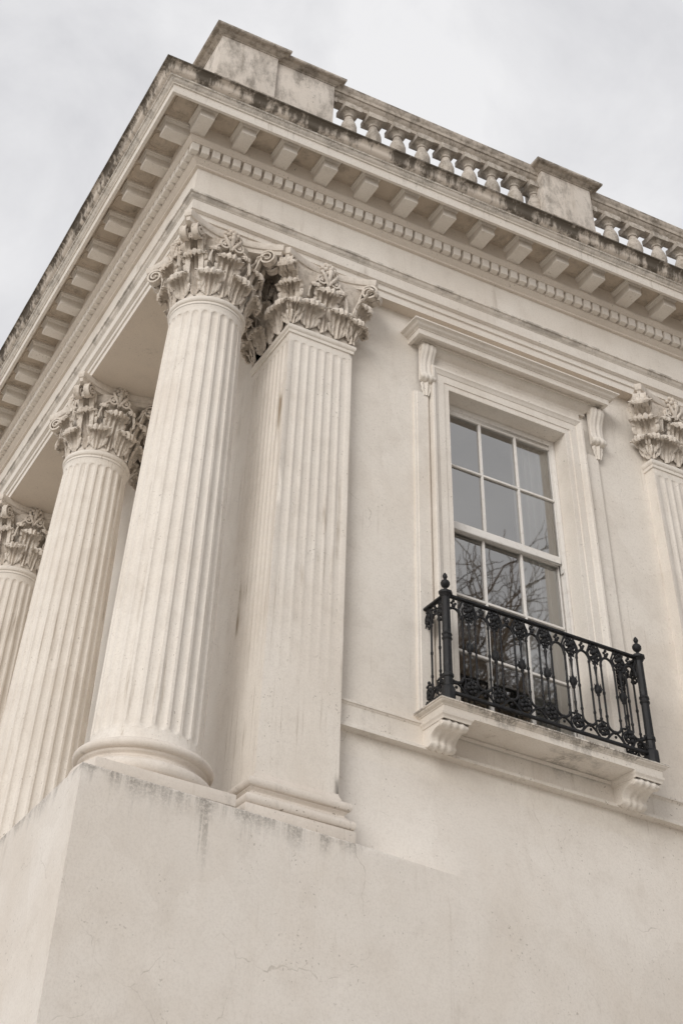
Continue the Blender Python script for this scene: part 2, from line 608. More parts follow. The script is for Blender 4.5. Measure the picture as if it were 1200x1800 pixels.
# ---- pedestal with a face that dies back into the wall
m = MB()
bl = 0.012
XE = 1.80
PEX = lambda x: min(WY, -0.214 + (x + 0.214) * 0.049)
plan = [(-0.214, YL), (-0.214, -0.214), (XE, PEX(XE))]
rows = [(-9.615, 0.0), (-7.5, 0.0), (-5.4, 0.0), (-4.96 - bl, 0.0), (-4.96 - bl * .3, bl * .3), (-4.96, bl)]
m.grid(lambda i, j: (plan[i][0] + (rows[j][1] if i <= 1 else 0), plan[i][1] + (rows[j][1] if i >= 1 else 0), rows[j][0]), 2, len(rows) - 1)
# beyond the pilaster the ledge is dressed away into a long weathered batter
xs_ = [XE + .06 * i for i in range(20)] + [3.1, 3.6, 4.6, 6.0, 6.65, XL]
zs_ = [-9.615, -8.0, -6.3] + [-5.40 + .035 * i for i in range(10)] + [-5.05, -5.02, -4.985, -4.972, -4.964, -4.96, -4.9599, -4.95, -4.90] + [-4.84 + .06 * i for i in range(9)] + [-4.30]


def batter(i, j):
    x, z = xs_[i], zs_[j]
    k = min(1.0, (x - XE) / 0.95)
    k = k * k * (3 - 2 * k)
    t = min(1, max(0, (z + 5.25) / 1.0))
    sm = t * t * (3 - 2 * t)
    st_ = 0.0 if z <= -4.96 else 1.0
    if -4.975 < z <= -4.96:
        st_ = .035 * (z + 4.975) / .015
    return (x, PEX(x) + (WY - PEX(x)) * ((1 - k) * st_ + k * sm), z)


lw = MB()
lw.grid(batter, len(xs_) - 1, len(zs_) - 1)
lw.build('lower_wall', 'pedestal', B, angle=28)
m.add([(-0.214 + bl, YL, -4.96), (-0.214 + bl, -0.214 + bl, -4.96), (XE, PEX(XE) + bl, -4.96), (XE, 0.45, -4.96), (PX + .1, 0.45, -4.96), (PX + .1, YL, -4.96)], [(0, 1, 2, 3, 4, 5)])
m.build('pedestal', 'pedestal', B, smooth=False)

# ---- ceiling of the portico = underside of the entablature
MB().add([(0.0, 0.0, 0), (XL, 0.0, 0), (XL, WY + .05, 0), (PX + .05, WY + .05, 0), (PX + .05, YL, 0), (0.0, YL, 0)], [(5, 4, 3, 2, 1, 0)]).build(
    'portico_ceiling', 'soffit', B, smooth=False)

# ---- entablature
arch_prof = [(0, 0), (0.0, .004), (0.002, .076), (.020, .080), (.022, .137), (.034, .139), (.041, .146), (.052, .149), (.057, .152), (.060, .262), (.066, .265),
             (.070, .273), (.084, .281), (.094, .292), (.099, .304), (.111, .307), (.114, .310), (.114, .328), (.110, .332), (.066, .345)]
corner_sweep(arch_prof, XL, YL).build('architrave', 'architrave', B, angle=25)
corner_sweep([(.066, .345), (.066, .50), (.066, .672)], XL, YL).build('frieze', 'frieze', B)

cor = empty('cornice', B)
bed_prof = [(.066, .672), (.096, .676), (.100, .680), (.100, .692), (.112, .698), (.132, .714), (.148, .728), (.150, .736), (.148, .742), (.148, .842),
            (.218, .842), (.222, .852), (.230, .856), (.246, .868), (.254, .882), (.256, .890), (.245, .894), (.245, 1.062)]
corner_sweep(bed_prof, XL, YL).build('bed_moulding', 'bed', cor, angle=28)
corner_sweep([(.245, 1.062), (.40, 1.062), (.566, 1.062), (.570, .976)], XL, YL).build('cornice_soffit', 'dark_soffit', cor, angle=28)
corona_prof = [(.570, .976), (.580, .972), (.605, .972), (.607, .980), (.608, 1.068), (.624, 1.071), (.626, 1.084), (.634, 1.088),
               (.646, 1.094), (.656, 1.104), (.661, 1.115), (.676, 1.118), (.680, 1.130)]
corner_sweep(corona_prof, XL, YL).build('corona', 'corona', cor, angle=28)
cy = [(.680, 1.130)]
for i in range(13):
    t = i / 12
    cy.append((.684 + .070 * t + 0.012 * math.sin(2 * PI * t), 1.132 + .112 * t))
cy += [(.766, 1.246), (.770, 1.250), (.770, 1.262), (.764, 1.268), (.35, 1.33), (-.02, 1.36)]
nseg = 60


def cyma_grid():
    m = MB()
    pth = [(XL - (XL + 0.0) * i / nseg, 0) for i in range(nseg)] + [(0, 0)] + [(0, YL * i / nseg) for i in range(1, nseg + 1)]
    wob = [rnd.uniform(-1, 1) * 0.0022 for _ in pth]

    def fn(i, j):
        o, z = cy[j]
        if i == nseg:
            return (-o, -o, z)
        if i < nseg:
            f = 1 - i / nseg
            return (-o + (XL + o) * f, -o + wob[i], z + wob[i])
        f = (i - nseg) / nseg
        return (-o + wob[i], -o + (YL + o) * f, z + wob[i])
    m.grid(fn, 2 * nseg, len(cy) - 1)
    return m


cyma_grid().build('gutter_moulding', 'cyma', cor, angle=28)

# modillions
md = MB()
md.box(-0.0765, 0.0765, -0.503, -0.238, .916, 1.012)
me_mod = md.mesh('modillion', 0.004, Z0)
cp = [(0, 1.006), (.004, 1.012), (.010, 1.016), (.018, 1.026), (.022, 1.036), (.030, 1.038), (.030, 1.064)]
mm = MB()
st = [lambda o: (-.0765 - o, -.24), lambda o: (-.0765 - o, -.503 - o), lambda o: (.0765 + o, -.503 - o), lambda o: (.0765 + o, -.24)]
mm.grid(lambda i, j: (*st[i](cp[j][0]), cp[j][1]), 3, len(cp) - 1)
me_modcap = mm.mesh('modillion_crown', 0, Z0, angle=28)
# coffer frame between modillions: octagonal ring with a sunk field, seen from below
cf = MB()
NC = 28


def sq(r, i):
    a = 2 * PI * i / NC
    ca, sa = math.cos(a), math.sin(a)
    q_ = (abs(ca) ** 5 + abs(sa) ** 5) ** (-1 / 5)
    return (r * q_ * ca, r * q_ * sa * 1.12)


rings = [(.112, 1.0625), (.111, 1.056), (.105, 1.055), (.102, 1.060), (.098, 1.0617)]
cf.grid(lambda i, j: (sq(rings[j][0], i)[0], -.408 + sq(rings[j][0], i)[1], rings[j][1]), NC, len(rings) - 1, True)
me_cof = cf.mesh('coffer', 0, Z0, angle=20)
for mesh_, mk in ((me_mod, 'trim'), (me_modcap, 'trim'), (me_cof, 'dark_soffit')):
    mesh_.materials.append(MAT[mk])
RW = Matrix.Rotation(-PI / 2, 4, 'Z')           # turns a south-facing piece to face west


def west(y):       # local x -> along the west front
    return Matrix.Translation((0, y, 0)) @ Matrix(((0, 1, 0, 0), (-1, 0, 0, 0), (0, 0, 1, 0), (0, 0, 0, 1)))


mx = [-.189 + .4525 * i for i in range(18)]
my = [-.1095 + .5165 * i for i in range(22)]
for i, x in enumerate(mx):
    j = Matrix.Translation((rnd.uniform(-.007, .007), rnd.uniform(-.004, .004), rnd.uniform(-.003, .003)))
    link('modillion', me_mod, None, cor, Matrix.Translation((x, 0, 0)) @ j)
    link('modillion_crown', me_modcap, None, cor, Matrix.Translation((x, 0, 0)) @ j)
    if i < 17:
        link('coffer', me_cof, None, cor, Matrix.Translation((x + .226, 0, 0)))
for i, y in enumerate(my):
    link('modillion', me_mod, None, cor, west(y))
    link('modillion_crown', me_modcap, None, cor, west(y))
    if i < 21:
        link('coffer', me_cof, None, cor, west(y + .258))
link('coffer', me_cof, None, cor, Matrix.Translation((-.415, -.01, 0)))
# dentils
dt = MB()
dt.box(-.0405, .0405, -.213, -.144, .7435, .8415)
me_dt = dt.mesh('dentil', 0.003, Z0, segs=1)
me_dt.materials.append(MAT['trim'])
for i in range(66):
    link('dentil', me_dt, None, cor, Matrix.Translation((-.172 + .1138 * i + rnd.uniform(-.004, .004), 0, 0)))
for i in range(90):
    link('dentil', me_dt, None, cor, west(-.065 + .1138 * i + rnd.uniform(-.004, .004)))

# roof behind the parapet
MB().box(0.10, XL, 0.10, YL, 1.30, 1.62).build('roof', 'lead', B)

# ================================================================== CAPITAL PIECES


def interp(tab, s):
    for (a, x), (b, y) in zip(tab, tab[1:]):
        if s <= b:
            t = (s - a) / (b - a)
            t = t * t * (3 - 2 * t)
            return x + (y - x) * t
    return tab[-1][1]


def leaf_mesh(name, h, w, cr, lean=0.05, lobes=4, turn=225, nu=22, nv=34, bell=None):
    """acanthus leaf: origin at its foot, +Y away from the bell, Z up"""
    ls = h - cr
    la = cr * R_(turn) * 0.8
    tot = ls + la
    sp = ls / tot
    pts = []
    for j in range(nv + 1):
        s = j / nv
        if s <= sp:
            q = s / sp
            y = 0.012 + lean * q ** 2.2
            z = ls * q
            ty, tz = lean * 2.2 * q ** 1.2, ls
        else:
            a = R_(turn) * (s - sp) / (1 - sp)
            rr = cr * (1 - 0.35 * (s - sp) / (1 - sp))
            y = 0.012 + lean + cr - rr * math.cos(a)
            z = ls + rr * math.sin(a)
            ty, tz = math.sin(a) + .25, math.cos(a)
        L = math.hypot(ty, tz)
        ny, nz = tz / L, -ty / L                # outward (front) normal
        pts.append((y, z, ny, nz))
    W = [(0, .66), (.25, .80), (.55, .96), (.78, 1.04), (.90, .90), (1.0, .52)]

    def fn(i, j):
        u = 2 * i / nu - 1
        s = j / nv
        a = abs(u)
        ph = s * (lobes + 0.35)
        fr = ph - math.floor(ph)
        notch = max(0.0, 1 - min(fr, 1 - fr) / 0.14) * (1 if s < .9 else 0)        # narrow cuts between lobes
        hw = 0.5 * w * interp(W, s) * (1 - 0.17 * notch)
        # lobes sweep upward: outer points sit higher along the leaf, and the tip is scalloped
        s2 = min(1.0, s + 0.13 * a * (1 - s) * 1.3)
        s2 -= (0.16 * a * a + 0.035 * abs(math.sin(u * PI * 2.5))) * max(0, (s - .72) / .28)
        jj = max(0.0, s2) * nv
        j0 = min(int(jj), nv - 1)
        t = jj - j0
        y, z, ny, nz = [pts[j0][q] * (1 - t) + pts[j0 + 1][q] * t for q in range(4)]
        d = 0.018 * math.exp(-(u / 0.085) ** 2) * (1 - .5 * s)            # midrib
        d -= 0.010 * math.exp(-((a - 0.20) / 0.09) ** 2)
        fan = interp([(0, .25), (.3, .7), (.7, 1.0), (1, 1.0)], s)
        d += 0.0150 * fan * math.cos(2 * PI * 2.5 * u) * (1.0 - 0.55 * s)           # flutes fanning to the rim
        d += 0.012 * (1 - notch) * math.sin(PI * fr) * min(1, a * 1.6) * (1 - .6 * s) - 0.007 * notch * a   # swelling lobes
        d += 0.0035 * math.cos(2 * PI * (3 * ph - 1.8 * a)) * min(1, a * 3) * (1 - .7 * s)        # veins
        d += 0.034 * a * a * interp([(0, .1), (.5, .5), (.8, .9), (1, .5)], s)     # rim turned outward
        sc = h / 0.4
        d *= 0.55 + 0.45 * sc
        return (u * hw, y + ny * d, z + nz * d)
    m = MB()
    front = [[Vector(fn(i, j)) for i in range(nu + 1)] for j in range(nv + 1)]

    def nrm(i, j):
        a = front[min(j + 1, nv)][i] - front[max(j - 1, 0)][i]
        b = front[j][min(i + 1, nu)] - front[j][max(i - 1, 0)]
        n = b.cross(a)
        return n.normalized() if n.length > 1e-9 else Vector((0, 1, 0))
    back = [[front[j][i] + nrm(i, j) * 0.014 for i in range(nu + 1)] for j in range(nv + 1)]
    m.grid(lambda i, j: front[j][i], nu, nv)
    m.grid(lambda i, j: back[j][i], nu, nv)
    for i in (0, nu):
        m.grid(lambda a, j, i=i: (front[j][i], back[j][i])[a], 1, nv)
    m.grid(lambda i, a: (front[nv][i], back[nv][i])[a], nu, 1)
    me = m.mesh(name, 0, 0, angle=60)
    me.materials.append(MAT['capital'])
    return me


def ribbon(m, pts, wd, th):
    """band swept in the XZ plane, wd along Y (a list), th in the plane"""
    n = len(pts)
    vs, fs = [], []
    for i in range(n):
        x, z = pts[i]
        x1, z1 = pts[min(i + 1, n - 1)]
        x0, z0 = pts[max(i - 1, 0)]
        tx, tz = x1 - x0, z1 - z0
        L = math.hypot(tx, tz) or 1
        nx, nz = -tz / L, tx / L
        w = wd[i] / 2
        t = th[i] / 2
        # rounded, channelled section
        sec = [(-w, -t), (-w, t), (-w * .72, t * 1.25), (-w * .4, t * .55), (w * .4, t * .55), (w * .72, t * 1.25), (w, t), (w, -t)]
        for (yy, q) in sec:
            vs.append((x + nx * q, yy, z + nz * q))
    k = 8
    for i in range(n - 1):
        for q in range(k):
            fs.append((i * k + q, i * k + (q + 1) % k, (i + 1) * k + (q + 1) % k, (i + 1) * k + q))
    fs += [tuple(range(k)), tuple(range((n - 1) * k, n * k))]
    m.add(vs, fs)


def volute_mesh(name, R0=0.072, wd0=.045, wd1=.075, stalk=((-.17, -.36), (-.15, -.22), (-.10, -.10)), turns=1.9, eye=.020):
    """scroll in the XZ plane: +X outward, centre of the scroll at the origin"""
    m = MB()
    pts, wd, th = [], [], []
    sp = []
    n = int(26 * turns)
    for i in range(n + 1):
        t = i / n
        a = R_(125) - t * turns * 2 * PI
        r = R0 * (1 - t) ** 0.85 + 0.012
        sp.append((r * math.cos(a), r * math.sin(a)))
    # stalk: smooth curve from its foot to the start of the scroll
    ctl = list(stalk) + [sp[0]]
    for i in range(len(ctl) - 1):
        p0, p1, p2, p3 = ctl[max(i - 1, 0)], ctl[i], ctl[i + 1], (ctl[i + 2] if i + 2 < len(ctl) else sp[2])
        for q in range(6):
            t = q / 6
            pts.append(tuple(0.5 * (2 * p1[c] + (p2[c] - p0[c]) * t + (2 * p0[c] - 5 * p1[c] + 4 * p2[c] - p3[c]) * t * t +
                                    (3 * p1[c] - p0[c] - 3 * p2[c] + p3[c]) * t ** 3) for c in (0, 1)))
    ns = len(pts)
    pts += sp
    for i in range(len(pts)):
        f = i / len(pts)
        wd.append(wd0 + (wd1 - wd0) * min(1, f * 1.6) + (0.02 * max(0, f - .7)))
        th.append(0.016 if i < ns else 0.020 - 0.006 * (i - ns) / len(sp))
    ribbon(m, pts, wd, th)
    m.ball((0, 0, 0), eye, 8, 6, 1, wd1 * .62 / eye, 1)
    me = m.mesh(name, 0, 0, angle=50)
    me.materials.append(MAT['capital'])
    return me


def rosette_mesh(name, r=0.074):
    """flower of the abacus, facing +Y"""
    m = MB()
    q = random.Random(3)
    m.ball((0, .05, 0), r * .32, 8, 6)
    for ring, (n, rr, s, yy) in enumerate(((6, .56, .34, .035), (9, .95, .30, .012))):
        for k in range(n):
            a = 2 * PI * (k + .5 * ring) / n
            c = (r * rr * math.cos(a), yy + q.uniform(-.006, .006), r * rr * math.sin(a) * 1.12)
            m.ball(c, r * s, 7, 5, 1, .95, 1)
    # drooping pistil and stem leaf under the flower
    m.tube([(0, .03, 0), (0, .055, -.03), (0, .05, -.07), (0, .02, -.12), (0, .0, -.19)], [.02, .022, .02, .022, .016], 6)
    for s in (-1, 1):
        m.tube([(0, .02, -.18), (s * .03, .035, -.13), (s * .062, .045, -.085), (s * .078, .04, -.05), (s * .07, .035, -.03)], [.016, .017, .016, .013, .006], 6)
    me = m.mesh(name, 0, 0, angle=60)
    me.materials.append(MAT['capital'])
    return me


LEAF_LO = leaf_mesh('acanthus_leaf', .240, .285, .056, lean=.040, lobes=3, nu=30)
LEAF_UP = leaf_mesh('acanthus_leaf', .425, .280, .060, lean=.060, lobes=5, nv=46, nu=30)
LEAF_CORNER = leaf_mesh('acanthus_leaf', .245, .225, .060, lean=.105, lobes=3, nu=26)
LEAF_CUP = leaf_mesh('acanthus_leaf', .150, .120, .036, lean=.05, lobes=2, nv=24, nu=16)
VOL = volute_mesh('volute')
HEL = volute_mesh('helix', R0=.046, wd0=.03, wd1=.042, stalk=((.14, -.26), (.13, -.16), (.09, -.06)), turns=1.6, eye=.014)
ROS = rosette_mesh('rosette')


def helix_mesh(sign):
    me = HEL.copy()
    if sign < 0:
        for v in me.vertices:
            v.co.x = -v.co.x
        me.flip_normals()
    return me


HELP, HELN = helix_mesh(-1), helix_mesh(1)


def frame(px, py, pz, ang):
    """local +Y points along angle ang (from +X), Z up"""
    return Matrix.Translation((px, py, pz)) @ Matrix.Rotation(ang - PI / 2, 4, 'Z')


def frame_x(px, py, pz, ang):
    return Matrix.Translation((px, py, pz)) @ Matrix.Rotation(ang, 4, 'Z')


def jit(s=1.0):
    return Matrix.Rotation(rnd.uniform(-.05, .05) * s, 4, 'Z') @ Matrix.Rotation(rnd.uniform(-.03, .03) * s, 4, 'X') @ \
        Matrix.Diagonal((1 + rnd.uniform(-.05, .05) * s, 1, 1 + rnd.uniform(-.04, .04) * s, 1))


def abacus_mb(hx, hy, sag_x, sag_y, cham, z0=-.118, z1=-.002):
    """moulded slab with hollow sides; centre at the origin"""
    def outline(ins):
        pts = []
        n = 14
        for side in range(4):
            for i in range(n + 1):
                t = -1 + 2 * i / n
                if side in (0, 2):
                    ext, half, sag = hx - cham, hy, sag_y
                else:
                    ext, half, sag = hy - cham, hx, sag_x
                a = t * ext
                d = half - sag * (1 - t * t) - ins
                a *= 1 - ins * 0.3
                pts.append([(a, -d), (d, a), (-a, d), (-d, -a)][side])
        return pts
    prof = [(.050, z0), (.034, z0 + .006), (.030, z0 + .030), (.026, z0 + .044), (.010, z0 + .050), (.006, z0 + .060), (.000, z0 + .074), (.000, z1)]
    outs = [(outline(i), z) for i, z in prof]
    n = len(outs[0][0])
    m = MB()
    m.grid(lambda i, j: (*outs[j][0][i % n], outs[j][1]), n, len(prof) - 1, True)
    o = len(m.v)
    m.add([(*p, prof[0][1]) for p in outs[0][0]], [tuple(reversed(range(n)))])
    m.add([(*p, prof[-1][1]) for p in outs[-1][0]], [tuple(range(n))])
    return m


# ---------------- fluted round shaft
CX, CY = .383, .340
SH_B, SH_T = -4.650, -.842


def shaft_radius(z):
    t = (z - SH_B) / (SH_T - SH_B)
    return .395 - .060 * (0.25 * t + 0.75 * t * t)


def column_shaft():
    m = MB()
    NF, K = 24, 9
    zb, ztp = -4.575, -.905
    zs = [SH_B, -4.64]
    for i in range(11):
        zs.append(zb + .05 * (1 - math.cos(PI / 2 * i / 10)) if i else zb)
    nmid = 16
    for i in range(1, nmid):
        zs.append(zb + .05 + (ztp - zb - .10) * i / nmid)
    for i in range(11):
        zs.append(ztp - .05 * (1 - math.sin(PI / 2 * i / 10)))
    zs += [-.890, -.880, -.865, -.85, SH_T]
    n = NF * K
    rw = .05
    jr = random.Random(4)

    def fn(i, j):
        z = zs[j]
        th = 2 * PI * i / n
        r = shaft_radius(z)
        if z < -4.60:
            r += .014 * ((-4.60 - z) / .05) ** 2       # apophyge
        if z > -.89:
            r += .009 * ((z + .89) / .048) ** 2
        loc = (i % K) / K
        t = (loc - 0.5) / 0.385
        d = 0.0
        e = min(z - zb, ztp - z)
        if e > 1e-4 and abs(t) < 1:
            kx = 1.0 if e >= rw else math.sqrt(max(1e-6, 1 - (1 - e / rw) ** 2))
            if abs(t) < kx:
                d = .019 * kx * math.sqrt(1 - (t / kx) ** 2)
        r -= d - jr.uniform(-.0011, .0011)
        return (r * math.cos(th), r * math.sin(th), z)
    m.grid(fn, n, len(zs) - 1, True)
    return m


def col_base():
    p = [(.30, -4.888), (.468, -4.886)]
    p += [(.468 + .036 * math.cos(a), -4.842 + .044 * math.sin(a)) for a in [R_(-80 + 160 * i / 10) for i in range(11)]]
    p += [(.462, -4.797), (.454, -4.796), (.454, -4.784)]
    p += [(.452 - .022 * math.sin(PI * i / 8), -4.784 + .040 * i / 8) for i in range(1, 8)]
    p += [(.452, -4.742), (.454, -4.732)]
    p += [(.456 + .036 * math.cos(a), -4.700 + .031 * math.sin(a)) for a in [R_(-85 + 170 * i / 10) for i in range(11)]]
    p += [(.440, -4.668), (.424, -4.667), (.422, -4.652), (.414, -4.646), (.39, -4.644)]
    return MB().lathe(p, 0, 0, 72)


me_shaft = column_shaft().mesh('shaft', 0, Z0, angle=40)
me_base = col_base().mesh('base_moulding', 0, Z0, angle=40)
me_plinth = MB().box(-.500, .500, -.505, .505, -4.962, -4.887).mesh('plinth', .006, Z0)
ast = [(.330, -.842), (.346, -.838), (.348, -.834), (.348, -.818), (.346, -.814), (.338, -.812)]
ast += [(.341 + .022 * math.cos(a), -.781 + .029 * math.sin(a)) for a in [R_(-80 + 160 * i / 10) for i in range(11)]]
ast += [(.340, -.748), (.32, -.738)]
me_ast = MB().lathe(ast, 0, 0, 72).mesh('astragal', 0, Z0, angle=40)
bell = [(.318, -.745), (.322, -.60), (.330, -.45), (.345, -.30), (.372, -.20), (.410, -.130), (.425, -.105), (.30, -.098)]
me_bell = MB().lathe(bell, 0, 0, 48).mesh('bell', 0, Z0, angle=60)
me_aba = abacus_mb(.530, .530, .135, .135, .052).mesh('abacus', 0, Z0, angle=32)
for me, k in ((me_shaft, 'shaft'), (me_base, 'base'), (me_plinth, 'base'), (me_ast, 'shaft'), (me_bell, 'capital'), (me_aba, 'abacus')):
    me.materials.append(MAT[k])


def make_column(y):
    c = empty('column', None, (CX, y, 0))
    link('plinth', me_plinth, None, c)
    link('base_moulding', me_base, None, c)
    link('shaft', me_shaft, None, c)
    link('astragal', me_ast, None, c)
    cap = link('capital', me_bell, None, c)
    link('abacus', me_aba, None, cap)
    z = Z0
    for k in range(8):
        a = 2 * PI * k / 8 + PI / 8
        link('acanthus_leaf', LEAF_LO, None, cap, frame(.318 * math.cos(a), .318 * math.sin(a), z - .740, a) @ jit())
        a = 2 * PI * k / 8
        link('acanthus_leaf', LEAF_UP, None, cap, frame(.318 * math.cos(a), .318 * math.sin(a), z - .735, a) @ jit())
    for k in range(4):
        a = PI / 4 + k * PI / 2
        link('acanthus_leaf', LEAF_CORNER, None, cap, frame(.350 * math.cos(a), .350 * math.sin(a), z - .400, a) @ jit())
        for s in (-1, 1):
            b = a + s * .105
            link('volute', VOL, None, cap, frame_x(.578 * math.cos(b), .578 * math.sin(b), z - .178, b - s * .10) @ jit(.5))
            # cup leaves and helices beside each face's centre line
            f = k * PI / 2
            b2 = f + s * .36
            link('acanthus_leaf', LEAF_CUP, None, cap, frame(.345 * math.cos(b2), .345 * math.sin(b2), z - .395, b2) @ jit())
            tx, ty = -math.sin(f), math.cos(f)
            off = s * .064
            link('helix', HELP if s < 0 else HELN, None, cap,
                 Matrix.Translation((.415 * math.cos(f) + tx * off, .415 * math.sin(f) + ty * off, z - .172)) @ Matrix.Rotation(f + PI / 2, 4, 'Z') @ jit(.5))
        f = k * PI / 2
        link('rosette', ROS, None, cap, frame(.395 * math.cos(f), .395 * math.sin(f), z - .040, f) @ jit())
    return c


COL_LABELS = ['thick fluted Corinthian column standing nearest, at the pedestal corner beside the pilaster',
              'fluted Corinthian column directly behind the corner column, second along the portico',
              'fluted Corinthian column third along the portico, cut by the left edge of the photo',
              'fluted Corinthian column fourth along the portico, beyond the third']
col0 = None
for i in range(4):
    y = CY + 2.904 * i
    if col0 is None:
        c = col0 = make_column(y)
    else:
        c = copy_tree(col0)
        c.location = (CX, y, 0)
        c.rotation_euler = (0, 0, 0)
    tag(c, COL_LABELS[i], 'column', 'fluted columns of the portico', 'thing')


# ================================================================== PILASTERS
def fluted_face(m, u0, u1, n, zt, zb, place, depth=.0095, margin=.034, zs_ext=(-.842, -4.655), plain_bottom=False, fade=0.0):
    """fluted panel; place(u, z, d) -> xyz, d = depth into the wall"""
    pitch = (u1 - u0 - 2 * margin) / n
    K = 9
    us = [u0]
    fl = []
    for k in range(n):
        a = u0 + margin + k * pitch
        for q in range(K + 1):
            us.append(a + pitch * (.10 + .80 * q / K))
    us.append(u1)
    rw = pitch * .42
    zz = [zs_ext[0], zt + .005]
    for i in range(9):
        zz.append(zt - rw * (1 - math.cos(PI / 2 * i / 8)))
    for i in range(1, 14):
        zz.append(zt - rw - (zt - zb - 2 * rw) * i / 14)
    for i in range(9):
        zz.append(zb + rw * (1 - math.sin(PI / 2 * i / 8)))
    zz += [zb - .01]
    q = zb - .01
    while q - .6 > zs_ext[1]:
        q -= .6
        zz.append(q)
    zz.append(zs_ext[1])

    def fn(i, j):
        u, z = us[i], zz[j]
        d = 0
        e = min(zt - z, z - zb)
        if 0 < i < len(us) - 1 and e > 1e-4:
            k = (i - 1) // (K + 1)
            t = ((u - (u0 + margin + (k + .5) * pitch)) / (pitch * .40))
            kx = 1 if e >= rw else math.sqrt(max(1e-6, 1 - (1 - e / rw) ** 2))
            if abs(t) < kx:
                d = depth * kx * math.sqrt(max(0, 1 - (t / kx) ** 2))
            if fade:
                d *= min(1, max(.12, (z - zb) / fade))
        return place(u, z, d)
    m.grid(fn, len(us) - 1, len(zz) - 1)


LEAF_PL = leaf_mesh('acanthus_leaf', .258, .275, .050, lean=.045, lobes=3, nu=30)


def pilaster_capital(root, x0, x1, y0, y1, faces, corners, z=Z0):
    """faces: 'S','W'; corners: subset of 'SW','SE','NW' on the block x0..x1, y0..y1"""
    e = .012
    fl = [(-e, -.745), (-e, -.55), (.006, -.36), (.035, -.22), (.075, -.13), (.085, -.10)]
    m = square_sweep(fl, x0, x1, y0, y1)
    cap = m.build('capital', 'capital', root, angle=50)
    cx, cy = (x0 + x1) / 2, (y0 + y1) / 2
    hx, hy = (x1 - x0) / 2, (y1 - y0) / 2
    ab = abacus_mb(hx + .190, hy + .185, .120, .120, .05)
    ao = link('abacus', ab.mesh('abacus', 0, Z0, angle=32), 'abacus', root, Matrix.Translation((cx, cy, 0)))
    for fc in faces:
        if fc == 'S':
            n, pos, L = -PI / 2, (lambda u: (x0 + u * (x1 - x0), y0)), x1 - x0
        else:
            n, pos, L = PI, (lambda u: (x0, y0 + u * (y1 - y0))), y1 - y0
        for u in (.27, .73):
            p = pos(u)
            link('acanthus_leaf', LEAF_PL, None, root, frame(p[0], p[1], z - .742, n) @ jit())
        p = pos(.5)
        link('acanthus_leaf', LEAF_UP, None, root, frame(p[0], p[1], z - .735, n) @ jit())
        ox, oy = math.cos(n), math.sin(n)
        link('rosette', ROS, None, root, frame(p[0] + ox * .080, p[1] + oy * .080, z - .040, n) @ jit())
        tx, ty = -math.sin(n), math.cos(n)
        for s in (-1, 1):
            link('helix', HELP if s < 0 else HELN, None, root,
                 Matrix.Translation((p[0] + ox * .085 + tx * s * .064, p[1] + oy * .085 + ty * s * .064, z - .172)) @ Matrix.Rotation(n + PI / 2, 4, 'Z') @ jit(.5))
            link('acanthus_leaf', LEAF_CUP, None, root, frame(p[0] + tx * s * .135, p[1] + ty * s * .135, z - .40, n) @ jit())
    for cn in corners:
        px, py, a = {'SW': (x0, y0, -.75 * PI), 'SE': (x1, y0, -.25 * PI), 'NW': (x0, y1, .75 * PI)}[cn]
        ca, sa = math.cos(a), math.sin(a)
        link('acanthus_leaf', LEAF_UP, None, root, frame(px - ca * .012, py - sa * .012, z - .735, a) @ jit() @ Matrix.Diagonal((1.0, 1, 1.0, 1)))
        link('acanthus_leaf', LEAF_CORNER, None, root, frame(px + ca * .035, py + sa * .035, z - .42, a) @ jit())
        for s in (-1, 1):
            b = a + s * PI / 4
            tx, ty = math.cos(a + s * PI * .75), math.sin(a + s * PI * .75)
            link('acanthus_leaf', LEAF_LO, None, root, frame(px + tx * .030, py + ty * .030, z - .742, a + s * .52) @ jit(.6) @ Matrix.Diagonal((.72, 1, .92, 1)))
        for s in (-1, 1):
            o_x, o_y = -sa * s * .040, ca * s * .040
            link('volute', VOL, None, root, frame_x(px + ca * .170 + o_x, py + sa * .170 + o_y, z - .178, a - s * .08) @ jit(.5))
    return cap


def pil_base(root, x0, x1, y0, y1):
    pr = [(.095, -4.962), (.095, -4.889)]
    m = square_sweep(pr, x0, x1, y0, y1)
    m.build('plinth', 'base', root, bevel=.005)
    p = [(.05, -4.887), (.066, -4.886)]
    p += [(.066 + .030 * math.cos(a), -4.852 + .034 * math.sin(a)) for a in [R_(-80 + 160 * i / 8) for i in range(9)]]
    p += [(.060, -4.816), (.052, -4.815), (.052, -4.806)]
    p += [(.050 - .016 * math.sin(PI * i / 6), -4.806 + .034 * i / 6) for i in range(1, 6)]
    p += [(.050, -4.770), (.050, -4.764)]
    p += [(.050 + .026 * math.cos(a), -4.734 + .030 * math.sin(a)) for a in [R_(-85 + 170 * i / 8) for i in range(9)]]
    p += [(.046, -4.702), (.020, -4.700), (.016, -4.680), (.004, -4.660), (0, -4.645)]
    square_sweep(p, x0, x1, y0, y1).build('base_moulding', 'base', root, angle=40)


def pil_astragal(root, x0, x1, y0, y1):
    p = [(-.002, -.842), (.012, -.838), (.014, -.815), (.012, -.808)]
    p += [(.008 + .022 * math.cos(a), -.778 + .030 * math.sin(a)) for a in [R_(-75 + 150 * i / 6) for i in range(7)]]
    p += [(.006, -.745), (-.01, -.742)]
    square_sweep(p, x0, x1, y0, y1).build('astragal', 'shaft', root, angle=40)


